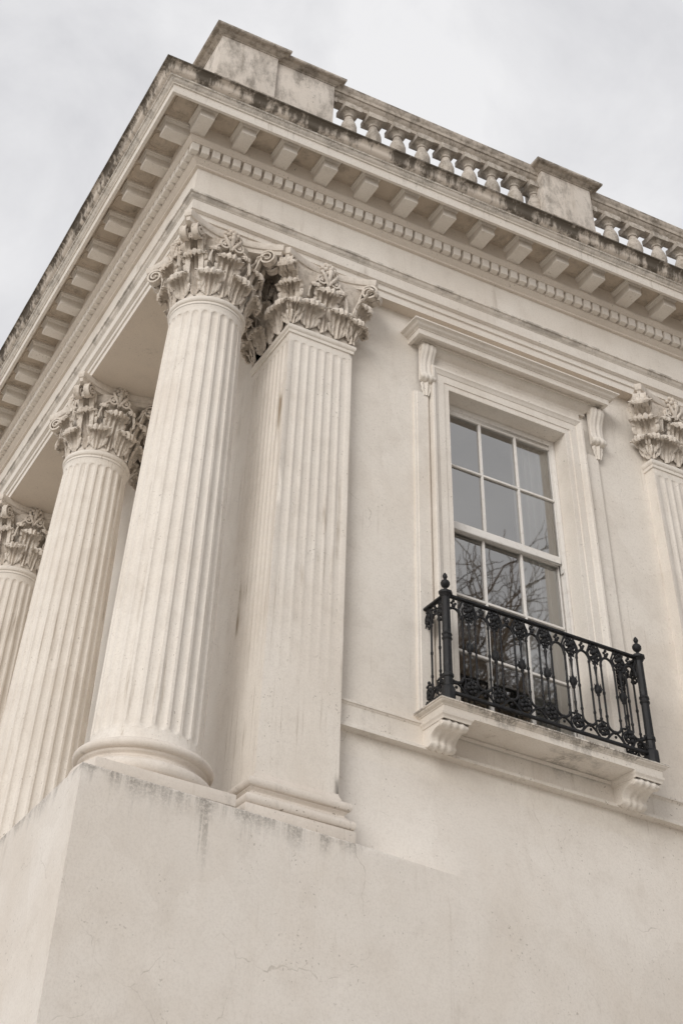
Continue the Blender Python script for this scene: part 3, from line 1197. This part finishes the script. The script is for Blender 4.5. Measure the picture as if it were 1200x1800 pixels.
def pilaster(x0, x1, y0, y1, faces, corners, nS=7, nW=9, fl_bot=-3.90, label=None):
    root = empty('pilaster', B)
    if label:
        root['label'] = label
    pil_base(root, x0, x1, y0, y1)
    pil_astragal(root, x0, x1, y0, y1)
    m = MB()
    if 'S' in faces:
        fluted_face(m, x0, x1, nS, -.905, fl_bot, lambda u, z, d: (u, y0 + d, z), fade=1.7)
    else:
        m.add([(x0, y0, -4.655), (x1, y0, -4.655), (x1, y0, -.842), (x0, y0, -.842)], [(0, 1, 2, 3)])
    if 'W' in faces:
        fluted_face(m, y0, y1, nW, -.905, fl_bot, lambda u, z, d: (x0 + d, u, z), fade=1.7)
    else:
        m.add([(x0, y0, -4.655), (x0, y1, -4.655), (x0, y1, -.842), (x0, y0, -.842)], [(0, 1, 2, 3)])
    m.add([(x1, y0, -4.655), (x1, y1, -4.655), (x1, y1, -.842), (x1, y0, -.842)], [(0, 1, 2, 3)])
    m.add([(x0, y1, -4.655), (x1, y1, -4.655), (x1, y1, -.842), (x0, y1, -.842)], [(3, 2, 1, 0)])
    m.build('shaft', 'shaft', root, angle=40)
    pilaster_capital(root, x0, x1, y0, y1, faces, corners)
    return root


pilaster(1.070, 1.713, AY, .775, 'SW', ('SW', 'SE', 'NW'))
pilaster(5.062, 5.705, AY, WY + .10, 'S', ('SW', 'SE'))
for i in (1, 2):
    y = CY + 2.904 * i
    pilaster(1.030, 1.5, y - .33, y + .33, 'W', ('SW', 'NW'), nW=7)

# ================================================================== STRING COURSE
sc_prof = [(0, -3.925), (.058, -3.932), (.064, -3.936), (.064, -3.950), (.054, -3.954), (.050, -3.964), (.045, -3.968), (.043, -3.976), (.041, -4.100), (.047, -4.103),
           (.066, -4.106), (.074, -4.112), (.074, -4.134), (0.0, -4.139)]
m = MB()
ns = 24
m.grid(lambda i, j: (1.713 + (XL - 1.713) * i / ns, WY - sc_prof[j][0], sc_prof[j][1]), ns, len(sc_prof) - 1)
m.build('string_course', 'slab', B, angle=25)

# ================================================================== BALCONY SLAB AND CONSOLES
bal = empty('balcony', B)
bx0, bx1 = 2.401, 4.447
sp_ = [(.0, -3.952), (.362, -3.952), (.364, -3.908), (.370, -3.905), (.374, -3.898), (.386, -3.893), (.396, -3.886), (.400, -3.878), (.408, -3.876), (.408, -3.866), (.400, -3.862), (.0, -3.858)]
m = MB()
st = [lambda o: (bx0 + .408 - o, WY), lambda o: (bx0 + .408 - o, WY - o), lambda o: (bx1 - .408 + o, WY - o), lambda o: (bx1 - .408 + o, WY)]
m.grid(lambda i, j: (*st[i](sp_[j][0]), sp_[j][1]), 3, len(sp_) - 1)
m.build('slab', 'slab', bal, angle=25)
# soffit moulding against the wall
m = MB()
q = [(.052, -3.953), (.072, -3.955), (.068, -3.965), (.052, -3.975)]
m.grid(lambda i, j: (2.72 + 1.42 * i, WY - q[j][0], q[j][1]), 1, 3)
m.build('moulding', 'trim', bal)


def console_mesh(name, w, prof, nx=16, rib=.006, ribs=4, scrolls=()):
    """bracket: side outline prof [(y, z)] closed against the wall, w wide in x, ribbed face; scrolls = (y, z, r) on the cheeks"""
    m = MB()
    n = len(prof)
    nrm = []
    for i in range(n):
        a, b = prof[max(i - 1, 0)], prof[min(i + 1, n - 1)]
        ty, tz = b[0] - a[0], b[1] - a[1]
        L = math.hypot(ty, tz) or 1
        nrm.append((tz / L, -ty / L))

    def fn(i, j):
        t = i / nx
        x = (t - .5) * w
        e = min(1, 8 * min(t, 1 - t))
        d = rib * (.5 + .5 * math.cos(2 * PI * ribs * t)) * e - rib * .8 * (1 - e)
        if j in (0, n - 1):
            d = 0
        y, z = prof[j]
        return (x, y + nrm[j][0] * d, z + nrm[j][1] * d)
    m.grid(fn, nx, n - 1)
    for s in (0, nx):
        ring = [fn(s, j) for j in range(n)]
        m.add(ring, [tuple(range(n)) if s == 0 else tuple(reversed(range(n)))])
    for (y, z, r) in scrolls:
        for s in (-1, 1):
            pts, rr = [], []
            for i in range(30):
                t = i / 29
                a = R_(40) + t * 2 * PI * 1.7
                q = r * (1 - .8 * t)
                pts.append((s * (w / 2 + .001), y + q * math.cos(a), z + q * math.sin(a)))
                rr.append(.0065 * (1 - .4 * t))
            m.tube(pts, rr, 5)
            m.ball((s * w / 2, y, z), r * .22, 6, 4)
    return m


def smooth_path(ctl, k=6):
    out = []
    for i in range(len(ctl) - 1):
        p0, p1, p2, p3 = ctl[max(i - 1, 0)], ctl[i], ctl[i + 1], ctl[min(i + 2, len(ctl) - 1)]
        for q in range(k):
            t = q / k
            out.append(tuple(0.5 * (2 * p1[c] + (p2[c] - p0[c]) * t + (2 * p0[c] - 5 * p1[c] + 4 * p2[c] - p3[c]) * t * t + (3 * p1[c] - p0[c] - 3 * p2[c] + p3[c]) * t ** 3)
                             for c in range(len(p1))))
    out.append(ctl[-1])
    return out


bc = smooth_path([(WY - .03, -3.985), (-.13, -3.985), (-.185, -3.990), (-.212, -4.008), (-.205, -4.030), (-.170, -4.040), (-.130, -4.032), (-.085, -4.040), (-.045, -4.062),
                  (-.030, -4.088), (-.035, -4.112), (-.015, -4.132), (.025, -4.136), (.055, -4.122), (WY - .03, -4.118)], 5)
for (xc, w) in ((2.567, .222), (4.276, .226)):
    cm_ = console_mesh('console', w, bc, nx=22, rib=.009, ribs=4, scrolls=[(-.165, -4.008, .024)])
    o = cm_.build('console', 'trim', bal, angle=45)
    o.location.x = xc
    hw = w / 2 + .022
    pr = [(.0, -3.996), (.007, -3.994), (.009, -3.984), (.014, -3.976), (.022, -3.968), (.026, -3.953)]
    mm = MB()
    st2 = [lambda o_: (xc - w / 2 - o_, WY - .045), lambda o_: (xc - w / 2 - o_, -.222 - o_), lambda o_: (xc + w / 2 + o_, -.222 - o_), lambda o_: (xc + w / 2 + o_, WY - .045)]
    mm.grid(lambda i, j: (*st2[i](pr[j][0]), pr[j][1]), 3, len(pr) - 1)
    mm.build('console_cap', 'trim', bal, angle=25)

# ================================================================== WINDOW SURROUND
sur = empty('window_surround', B)
# moulded architrave round the opening
ap = [(0, .30), (0, .080), (.003, .077), (.056, .077), (.059, .074), (.060, .067), (.132, .066), (.134, .060), (.142, .055), (.160, .048), (.172, .040), (.176, .036), (.196, .036), (.200, .040), (.200, WY + .01)]
m = MB()
st = [lambda d: (WX0 - d, WZB + .004), lambda d: (WX0 - d, WZT + d), lambda d: (WX1 + d, WZT + d), lambda d: (WX1 + d, WZB + .004)]
m.grid(lambda i, j: (st[i](ap[j][0])[0], ap[j][1], st[i](ap[j][0])[1]), 3, len(ap) - 1)
m.build('architrave', 'trim', sur, angle=25)
# outer strips
for (xa, xb) in ((2.436, 2.588), (4.326, 4.490)):
    mm = MB()
    pr = [(xa, WY + .01), (xa, .100), (xa + .004, .096), (xa + .022, .094), (xa + .026, .086), (xb - .014, .086), (xb - .010, .090), (xb, .094), (xb, WY + .01)]
    mm.grid(lambda i, j: (pr[j][0], pr[j][1], -3.870 + 2.99 * i / 6), 6, len(pr) - 1)
    mm.build('strip', 'trim', sur, angle=25)
MB().box(2.600, 4.315, .088, WY + .02, -.546, -.40).build('hood_frieze', 'trim', sur)
hp = [(.0, -.445), (.036, -.442), (.036, -.412), (.044, -.408), (.058, -.396), (.092, -.372), (.104, -.352), (.108, -.342), (.120, -.340), (.122, -.320), (.176, -.320), (.178, -.346), (.210, -.347),
      (.213, -.344), (.214, -.290), (.224, -.287), (.227, -.280)]
hp += [(.230 + .060 * t + .007 * math.sin(2 * PI * t), -.279 + .036 * t) for t in [i / 8 for i in range(9)]]
hp += [(.296, -.241), (.297, -.228), (.290, -.224), (.0, -.185)]
box_sweep(hp, 2.600, 4.348, WY).build('hood', 'trim', sur, angle=25)
hc = smooth_path([(.085, -.352), (.030, -.352), (.002, -.362), (-.008, -.392), (.002, -.430), (.028, -.478), (.050, -.535), (.056, -.600), (.050, -.660), (.034, -.695), (.018, -.716), (.020, -.742),
                  (.042, -.756), (.062, -.760), (.086, -.760)], 5)
for xc in (2.557, 4.487):
    o = console_mesh('console', .152, hc, nx=18, rib=.009, ribs=3, scrolls=[(.038, -.398, .032), (.048, -.728, .020)]).build('console', 'trim', sur, angle=45)
    o.location.x = xc
    # leaf drop under the console
    mm = MB()

    def fn(i, j, xc=xc):
        t, s = i / 10 - .5, j / 8
        w = .062 * (1 - .55 * s ** 2) * (1 - .18 * max(0, math.cos(s * PI * 5)))
        return (xc + 2 * t * w, .086 - .034 * (1 - s * .7) * (1 - (2 * t) ** 2) - .010 * math.cos(2 * PI * 2.5 * t), -.762 - .145 * s)
    mm.grid(fn, 10, 8)
    mm.build('leaf_drop', 'trim', sur, angle=60)

# ================================================================== WINDOW
win = empty('window', B)
GX0, GX1 = 2.865, 4.052
fr = MB()
fr.box(WX0 + .002, 2.838, .262, .38, WZB, WZT)
fr.box(4.076, WX1 - .002, .262, .38, WZB, WZT)
fr.box(2.838, 4.076, .262, .38, -.805, WZT - .002)
fr.box(2.838, 4.076, .262, .40, WZB, WZB + .05)
fr.build('frame', 'paint', win, bevel=.004)
yu0, yu1 = .272, .312
yl0, yl1 = .316, .356
BX = (3.262, 3.660)


def sash(y0, y1, zt, zb, rows, top, bot, nm):
    m = MB()
    m.box(2.836, GX0, y0, y1, zb, zt)
    m.box(GX1, 4.078, y0, y1, zb, zt)
    m.box(GX0, GX1, y0, y1, zt - top, zt)
    m.box(GX0, GX1, y0, y1, zb, zb + bot)
    m.build('sash', 'paint', win, bevel=.003)
    zs = [zt - top] + list(rows) + [zb + bot]
    for x in BX:
        b = MB()
        b.box(x - .010, x + .010, y0 + .001, y1 - .008, zb + bot, zt - top)
        b.build('glazing_bar', 'paint', win, bevel=.004)
    xs = [GX0, BX[0] - .010, BX[0] + .010, BX[1] - .010, BX[1] + .010, GX1]
    for z in rows:
        for k in range(3):
            b = MB()
            b.box(xs[2 * k], xs[2 * k + 1], y0 + .002, y1 - .008, z - .010, z + .010)
            b.build('glazing_bar', 'paint', win, bevel=.004)
    for r in range(len(zs) - 1):
        for k in range(3):
            b = MB()
            a = rnd.uniform(-.0015, .0015)
            c_ = rnd.uniform(-.0015, .0015)
            xa, xb, za, zb_ = xs[2 * k] - .004, xs[2 * k + 1] + .004, zs[r + 1], zs[r]
            yp = y0 + .024
            b.add([(xa, yp - a, za), (xb, yp + a, za), (xb, yp + a + c_, zb_), (xa, yp - a + c_, zb_)], [(0, 1, 2, 3)])
            pm = bpy.data.meshes.new('pane')
            pm.from_pydata([(q0, q1, q2 + Z0) for q0, q1, q2 in b.v], [], b.f)
            link('pane', pm, 'glass', win)


sash(yu0, yu1, -.803, -2.055, [-1.408], .048, .070, 'u')
sash(yl0, yl1, -1.990, -3.820, [-2.640, -3.130], .060, .10, 'l')
for x in (2.832, 4.060):     # sash horns
    h = MB()
    pr = [(0, 0), (.020, 0), (.020, -.02), (.016, -.035), (.008, -.045), (.010, -.060), (.004, -.075), (0, -.08)]
    h.add([(x + dx, y, -2.055 + z) for y in (yu0, yu0 + .035) for dx, z in pr], [tuple(range(8)), tuple(reversed(range(8, 16)))] + [(i, (i + 1) % 8, 8 + (i + 1) % 8, 8 + i) for i in range(8)])
    h.build('sash_horn', 'paint', win)
# room behind
m = MB()
m.add([(1.6, .42, -4.2), (5.4, .42, -4.2), (5.4, 4.6, -4.2), (1.6, 4.6, -4.2), (1.6, .42, .0), (5.4, .42, .0), (5.4, 4.6, .0), (1.6, 4.6, .0)],
      [(0, 1, 2, 3), (4, 7, 6, 5), (0, 4, 5, 1), (1, 5, 6, 2), (2, 6, 7, 3), (3, 7, 4, 0)])
# open the front where the window is
m.f.remove(m.f[2])
for (x0, x1, z0, z1) in ((1.6, WX0, -4.2, 0), (WX1, 5.4, -4.2, 0), (WX0, WX1, WZT, 0), (WX0, WX1, -4.2, WZB)):
    m.add([(x0, .42, z0), (x1, .42, z0), (x1, .42, z1), (x0, .42, z1)], [(0, 1, 2, 3)])
m.build('room_interior', 'room', B, smooth=False)


def curtain(x0, x1, zt, zb, seed, tie=0.0):
    q = random.Random(seed)
    m = MB()
    n = 90
    ph = [q.uniform(0, 6) for _ in range(4)]

    def fn(i, j):
        t = i / n
        s = j / 16
        x = x0 + (x1 - x0) * t
        x += tie * (s ** 1.5) * (1 - t)
        amp = .020 + .03 * s
        y = .425 + amp * math.sin(t * 32 + ph[0] + .3 * s) + .012 * math.sin(t * 13 + ph[1]) + .03 * math.sin(t * 3 + ph[2])
        return (x, y, zt + (zb - zt) * s)
    m.grid(fn, n, 16)
    return m


c = curtain(3.70, 4.10, -.78, -3.80, 2, -.03).build('curtain', 'curtain')
tag(c, 'pale net curtain hanging behind the right column of window panes', 'curtain', 'curtains behind the window')
c = curtain(2.81, 2.97, -.78, -3.80, 5).build('curtain', 'curtain')
tag(c, 'narrow pale net curtain gathered behind the left column of window panes', 'curtain', 'curtains behind the window')

# ================================================================== BALCONY RAILING
RL = empty('balcony_railing', None, (3.42, -.226, Z0 - 3.86))
tag(RL, 'black cast iron balcony railing with finial posts and scroll ornament', 'railing')
RLI = Matrix.Translation((-3.42, .226, -(Z0 - 3.86)))


def rpart(m, name, parent=None, **kw):
    o = m.build(name, 'iron', parent or RL, **kw)
    if parent is None:
        o.matrix_basis = RLI
    return o


PXL, PXR, RY = 2.502, 4.345, -.226
ZR_T, ZR_B = -3.016, -3.800
post = [(.052, -3.862), (.052, -3.770), (.046, -3.760), (.036, -3.752), (.036, -3.690), (.043, -3.684), (.045, -3.672), (.043, -3.660), (.036, -3.654), (.034, -3.400), (.040, -3.394), (.043, -3.384),
        (.037, -3.376), (.037, -3.362), (.043, -3.354), (.040, -3.344), (.034, -3.338), (.033, -3.050), (.040, -3.042), (.046, -3.030), (.056, -3.022), (.056, -3.004), (.040, -2.996), (.020, -2.990)]
fin = [(.022, -2.996), (.017, -2.985), (.013, -2.972), (.018, -2.966), (.030, -2.956), (.038, -2.940), (.038, -2.926), (.031, -2.912), (.016, -2.902), (.012, -2.893), (.017, -2.884), (.021, -2.872),
       (.017, -2.858), (.008, -2.846), (.001, -2.838)]
for x in (PXL, PXR):
    p = rpart(MB().lathe(post, x, RY, 8, rot=PI / 8), 'post', angle=30)
    f = MB().lathe(fin, x, RY, 14).build('finial', 'iron', p, angle=50)
rpart(MB().box(PXL, PXR, RY - .021, RY + .021, ZR_T - .020, ZR_T), 'handrail', bevel=.007)
rpart(MB().box(PXL, PXR, RY - .014, RY + .014, ZR_B, ZR_B + .022), 'bottom_rail', bevel=.005)
for x in (PXL, PXR):
    rpart(MB().box(x - .021, x + .021, RY, WY - .03, ZR_T - .020, ZR_T), 'handrail', bevel=.007)
    rpart(MB().box(x - .014, x + .014, RY, WY, ZR_B, ZR_B + .022), 'bottom_rail', bevel=.005)

PIT = .2383
HB = .057              # plain bars stand this far from the knop bar
HA = PIT / 2 - HB      # half width of an arch


def bar_mb(z0, z1):
    m = MB()
    prof = [(.0085, z0), (.0085, z0 + .05), (.012, z0 + .055), (.012, z0 + .068), (.0085, z0 + .074), (.0085, -3.43), (.0115, -3.426), (.0125, -3.416), (.0115, -3.406), (.0085, -3.402), (.0085, z1 - .02),
            (.012, z1 - .015), (.012, z1)]
    m.lathe(prof, 0, 0, 8)
    return m


me_bar = bar_mb(-3.66, -3.185).mesh('bar', 0, Z0, angle=50)
km = MB()
km.lathe([(.007, -3.70), (.008, -3.60), (.012, -3.56), (.008, -3.55), (.0075, -3.46), (.013, -3.452), (.016, -3.446), (.013, -3.440), (.022, -3.425), (.027, -3.410), (.024, -3.392), (.016, -3.372),
          (.008, -3.352), (.007, -3.30), (.012, -3.24), (.016, -3.225), (.010, -3.215), (.009, -3.14)], 0, 0, 10)
for k in range(5):
    a = 2 * PI * k / 5
    km.tube([(.020 * math.cos(a), .020 * math.sin(a), -3.43), (.029 * math.cos(a), .029 * math.sin(a), -3.405), (.022 * math.cos(a), .022 * math.sin(a), -3.378), (.026 * math.cos(a), .026 * math.sin(a), -3.362)],
            [.004, .007, .006, .003], 5)
me_knop = km.mesh('knop_bar', 0, Z0, angle=50)
# upper arch between neighbouring units with a bud on its crown and struts to the handrail
am = MB()
am.tube([(HA * math.cos(R_(180 - 180 * i / 14)), 0, -3.190 + .072 * math.sin(R_(180 - 180 * i / 14))) for i in range(15)], .0105, 7)
am.ball((0, 0, -3.096), .017, 8, 6)
for s in (-1, 1):
    am.ball((s * .017, 0, -3.078), .012, 7, 5)
    am.tube(smooth_path([(s * HA, 0, -3.175), (s * HA * .75, 0, -3.120), (s * HA * 1.05, 0, -3.075), (s * HA * 1.35, 0, -3.036)], 4), .008, 6)
am.ball((0, 0, -3.058), .013, 7, 5)
me_arch = am.mesh('arch', 0, Z0, angle=60)
# leafy cluster at the head of each knop bar
q = random.Random(11)
lm = MB()
for k, (x, z, r) in enumerate([(0, -3.10, .020), (-.026, -3.085, .015), (.026, -3.085, .015), (-.034, -3.118, .016), (.034, -3.118, .016), (0, -3.140, .018), (-.020, -3.155, .014), (.020, -3.155, .014),
                               (0, -3.178, .013), (-.038, -3.060, .011), (.038, -3.060, .011), (0, -3.060, .014), (-.018, -3.196, .009), (.018, -3.196, .009)]):
    lm.ball((x + q.uniform(-.003, .003), q.uniform(-.008, .008) - .006, z), r, 7, 5, 1, 1.0, q.uniform(.9, 1.3))
for s in (-1, 1):
    lm.tube(smooth_path([(0, 0, -3.20), (s * .035, 0, -3.165), (s * .058, 0, -3.120), (s * .030, 0, -3.075), (s * .006, 0, -3.038)], 5), .0075, 6)
    lm.tube(smooth_path([(0, 0, -3.125), (s * .03, -.004, -3.145), (s * .054, -.004, -3.160), (s * .058, 0, -3.182)], 4), .006, 5)
me_crest = lm.mesh('leaf_crest', 0, Z0, angle=60)
# lower hanging arch and strut
um = MB()
um.tube([(HA * math.cos(R_(180 + 180 * i / 14)), 0, -3.655 + .050 * math.sin(R_(180 + 180 * i / 14))) for i in range(15)], .0105, 7)
for s in (-1, 1):
    um.tube(smooth_path([(0, 0, -3.706), (s * .03, 0, -3.722), (s * .062, 0, -3.752), (s * .085, 0, -3.782)], 4), .0095, 6)
um.ball((0, 0, -3.708), .016, 7, 5)
um.ball((0, 0, -3.742), .012, 7, 5)
me_u = um.mesh('arch', 0, Z0, angle=60)
# rosette at the foot of each knop bar
fm = MB()
for k in range(6):
    a = 2 * PI * k / 6 + .3
    fm.ball((.034 * math.cos(a), -.008 + q.uniform(-.006, .006), -3.715 + .034 * math.sin(a)), .017, 7, 5, 1, .9, 1)
fm.ball((0, -.014, -3.715), .015, 8, 6)
for s in (-1, 1):
    fm.tube([(s * (.052 - .044 * t) * math.cos(R_(100 + 330 * t)), -.002, -3.722 + (.052 - .040 * t) * math.sin(R_(100 + 330 * t))) for t in [i / 12 for i in range(13)]], .0075, 5)
    fm.tube(smooth_path([(s * .055, 0, -3.655), (s * .050, 0, -3.690), (s * .060, 0, -3.725), (s * .045, 0, -3.762), (s * .02, 0, -3.782)], 4), .008, 6)
fm.tube([(-.055, 0, -3.660), (0, 0, -3.645), (.055, 0, -3.660)], .0075, 6)
fm.ball((0, 0, -3.632), .014, 7, 5)
fm.ball((-.022, 0, -3.655), .011, 6, 4)
fm.ball((.022, 0, -3.655), .011, 6, 4)
me_foot = fm.mesh('leaf_rosette', 0, Z0, angle=60)
for me in (me_bar, me_knop, me_arch, me_crest, me_u, me_foot):
    me.materials.append(MAT['iron'])


def put(name, me, mw):
    link(name, me, None, RL, RLI @ mw)


for k in range(7):
    x = 2.703 + PIT * k + rnd.uniform(-.003, .003)
    T = Matrix.Translation((x, RY, 0))
    put('knop_bar', me_knop, T @ Matrix.Rotation(rnd.uniform(0, 6), 4, 'Z'))
    put('leaf_crest', me_crest, T)
    put('leaf_rosette', me_foot, T)
    for s in (-1, 1):
        put('bar', me_bar, Matrix.Translation((x + s * HB, RY, 0)))
    if k < 6:
        T2 = Matrix.Translation((x + PIT / 2, RY, 0))
        put('arch', me_arch, T2)
        put('arch', me_u, T2)
# half ornaments against the posts
for x in (2.703 - PIT / 2 - .012, 2.703 + PIT * 6 + PIT / 2 - .018):
    T2 = Matrix.Translation((x, RY, 0))
    put('arch', me_arch, T2)
    put('arch', me_u, T2)
# returns to the wall
for x in (PXL, PXR):
    RT = Matrix.Rotation(PI / 2, 4, 'Z')
    for y in (-.226 + .105, -.226 + .225):
        put('bar', me_bar, Matrix.Translation((x, y, 0)))
    T = Matrix.Translation((x, -.226 + .165, 0)) @ RT
    put('arch', me_arch, T)
    put('leaf_crest', me_crest, Matrix.Translation((x, -.226 + .255, 0)) @ RT)
    put('leaf_crest', me_crest, Matrix.Translation((x, -.226 + .070, 0)) @ RT)
    put('leaf_rosette', me_foot, Matrix.Translation((x, -.226 + .275, 0)) @ RT)
    put('leaf_rosette', me_foot, Matrix.Translation((x, -.226 + .10, 0)) @ RT)
    put('arch', me_u, T)

# ================================================================== PARAPET BALUSTRADE
BAL = empty('balustrade', None, (0, 0, Z0 + 1.36))
tag(BAL, 'weathered stone balustrade with piers along the roof edge', 'balustrade')
BALI = Matrix.Translation((0, 0, -(Z0 + 1.36)))


def bpart(m, name, mat, parent=None, **kw):
    o = m.build(name, mat, parent or BAL, **kw)
    if parent is None:
        o.matrix_basis = BALI
    return o


bpart(MB().box(.02, XL, .02, .34, 1.345, 2.05).box(.02, .34, .341, YL, 1.345, 2.05), 'blocking_course', 'parapet')
capp = [(0, 2.888), (.010, 2.892), (.014, 2.904), (.030, 2.910), (.046, 2.918), (.058, 2.926), (.062, 2.936), (.100, 2.940), (.108, 2.946), (.115, 2.952), (.115, 2.978), (.108, 2.984), (.0, 2.992)]


def pier(x0, x1, y0, y1, sx=1.0, base=True, mat='parapet', k=1.0):
    p = bpart(MB().box(x0, x1, y0, y1, 2.04, 2.90), 'pier', mat, bevel=.006)
    square_sweep([(o * k, z) for o, z in capp], x0, x1, y0, y1).build('cap', 'coping', p, angle=25)
    if base:
        square_sweep([(.0, 2.04), (.036, 2.045), (.036, 2.185), (.030, 2.195), (.018, 2.205), (.0, 2.216)], x0, x1, y0, y1).build('base', 'coping', p, angle=25)
    return p


pier(-.014, .675, -.002, .688)
pier(.676, 1.420, .052, .30, base=False, k=.9)
pier(4.160, 4.842, -.002, .36)
pier(8.10, 8.80, -.002, .36)
pier(.040, .30, .689, 1.42, base=False, k=.9)
railp = [(.0, 2.752), (.012, 2.756), (.014, 2.800), (.020, 2.806), (.034, 2.822), (.050, 2.842), (.054, 2.856), (.070, 2.862), (.074, 2.900), (.082, 2.912), (.092, 2.930), (.096, 2.950), (.096, 2.976), (.088, 2.984), (-.10, 2.990)]


def rail_x(x0, x1):
    m = MB()
    yf, yb = .132, .225
    n = len(railp)
    sec = [(yf - o, z) for o, z in railp[:-1]] + [(yb + o, z) for o, z in reversed(railp[:-1])]
    m.grid(lambda i, j: (x0 + (x1 - x0) * i, *sec[j % len(sec)]), 1, len(sec))
    return m


bpart(rail_x(1.421, 4.159), 'rail', 'coping', angle=25)
bpart(rail_x(4.843, 8.099), 'rail', 'coping', angle=25)
rw_ = MB()
sec = [(.132 - o, z) for o, z in railp[:-1]] + [(.225 + o, z) for o, z in reversed(railp[:-1])]
rw_.grid(lambda i, j: (sec[j % len(sec)][0], 1.421 + (YL - 1.421) * i, sec[j % len(sec)][1]), 1, len(sec))
bpart(rw_, 'rail', 'coping', angle=25)
# double-bellied baluster
bp = [(.0, 2.05), (.100, 2.05), (.100, 2.12), (.074, 2.125), (.070, 2.14), (.082, 2.150), (.080, 2.165), (.062, 2.185), (.060, 2.22), (.070, 2.27), (.086, 2.34), (.096, 2.40), (.095, 2.445), (.082, 2.500), (.062, 2.550),
      (.050, 2.585), (.048, 2.605), (.060, 2.610), (.064, 2.620), (.060, 2.630), (.056, 2.636), (.066, 2.650), (.082, 2.664), (.092, 2.675), (.0, 2.676)]
bm_ = MB()
bm_.lathe(bp, 0, 0, 18, cap=False)
bm_.box(-.108, .108, -.108, .108, 2.676, 2.753)
me_bal = bm_.mesh('baluster', 0, Z0, angle=40)
me_bal.materials.append(MAT['baluster'])
bxs = [1.362, 1.678, 1.993, 2.308, 2.629, 2.945, 3.252, 3.562, 3.875, 4.16 - .01, 4.868, 5.204, 5.548, 5.896, 6.245, 6.594]
for x in bxs:
    link('baluster', me_bal, None, BAL, BALI @ Matrix.Translation((x, .178, 0)) @ Matrix.Rotation(rnd.uniform(-.03, .03), 4, 'Z'))
for i in range(12):
    link('baluster', me_bal, None, BAL, BALI @ Matrix.Translation((.178, 1.62 + .33 * i, 0)))


# ================================================================== TREES ACROSS THE STREET (seen in the glass)
def bare_tree(name, loc, h, seed, label, top, spread=1.0, levels=7):
    q = random.Random(seed)
    root = empty(name, None, loc)
    tag(root, label, 'tree', 'bare trees mirrored in the window')
    tr, cr = MB(), MB()

    def grow(p, d, L, r, lev):
        pts, rads = [p], [r]
        n = 4 if lev < 4 else 3
        dd = d.copy()
        for i in range(n):
            dd = (dd + Vector((q.uniform(-1, 1), q.uniform(-1, 1), q.uniform(-.85, 1.0))) * (.12 + .055 * lev)).normalized()
            pts.append(pts[-1] + dd * (L / n))
            rads.append(r * (1 - .38 * (i + 1) / n))
        (tr if lev == 0 else cr).tube(pts, rads, 8 if lev == 0 else (5 if lev < 3 else 3), cap=False)
        if lev >= levels:
            return
        nb = (4, 5, 5, 5, 4, 3, 3, 2)[lev]
        for b in range(nb):
            t = q.uniform(.45, 1.0) if b else 1.0
            i = min(n - 1, int(t * n))
            bp_ = pts[i].lerp(pts[i + 1], t * n - i) if t < 1 else pts[-1]
            a = q.uniform(0, 2 * PI)
            tilt = q.uniform(.45, 1.05) * spread * (1 if b else .5)
            u = dd.orthogonal().normalized()
            w = dd.cross(u)
            nd = (dd * math.cos(tilt) + (u * math.cos(a) + w * math.sin(a)) * math.sin(tilt) + Vector((0, 0, .04))).normalized()
            grow(bp_, nd, L * q.uniform(.58, .80), max(.0075, r * (.58 if b else .70)), lev + 1)
    grow(Vector((0, 0, 0)), Vector((.02, .01, 1)), h * .30, h * .011, 0)
    root.scale = [top / max(v[2] for v in cr.v)] * 3
    tr.build('trunk', 'bark', root, zoff=0)
    cr.build('crown', 'bark', root, zoff=0, smooth=False)
    return root


bare_tree('bare_tree', (10.9, -12.6, 0), 18.6, 21, 'tall bare brown tree mirrored in the lower left window panes', 18.5)
bare_tree('bare_tree', (13.6, -13.6, 0), 15.6, 5, 'lower bare tree mirrored in the middle of the lower sash', 15.0)
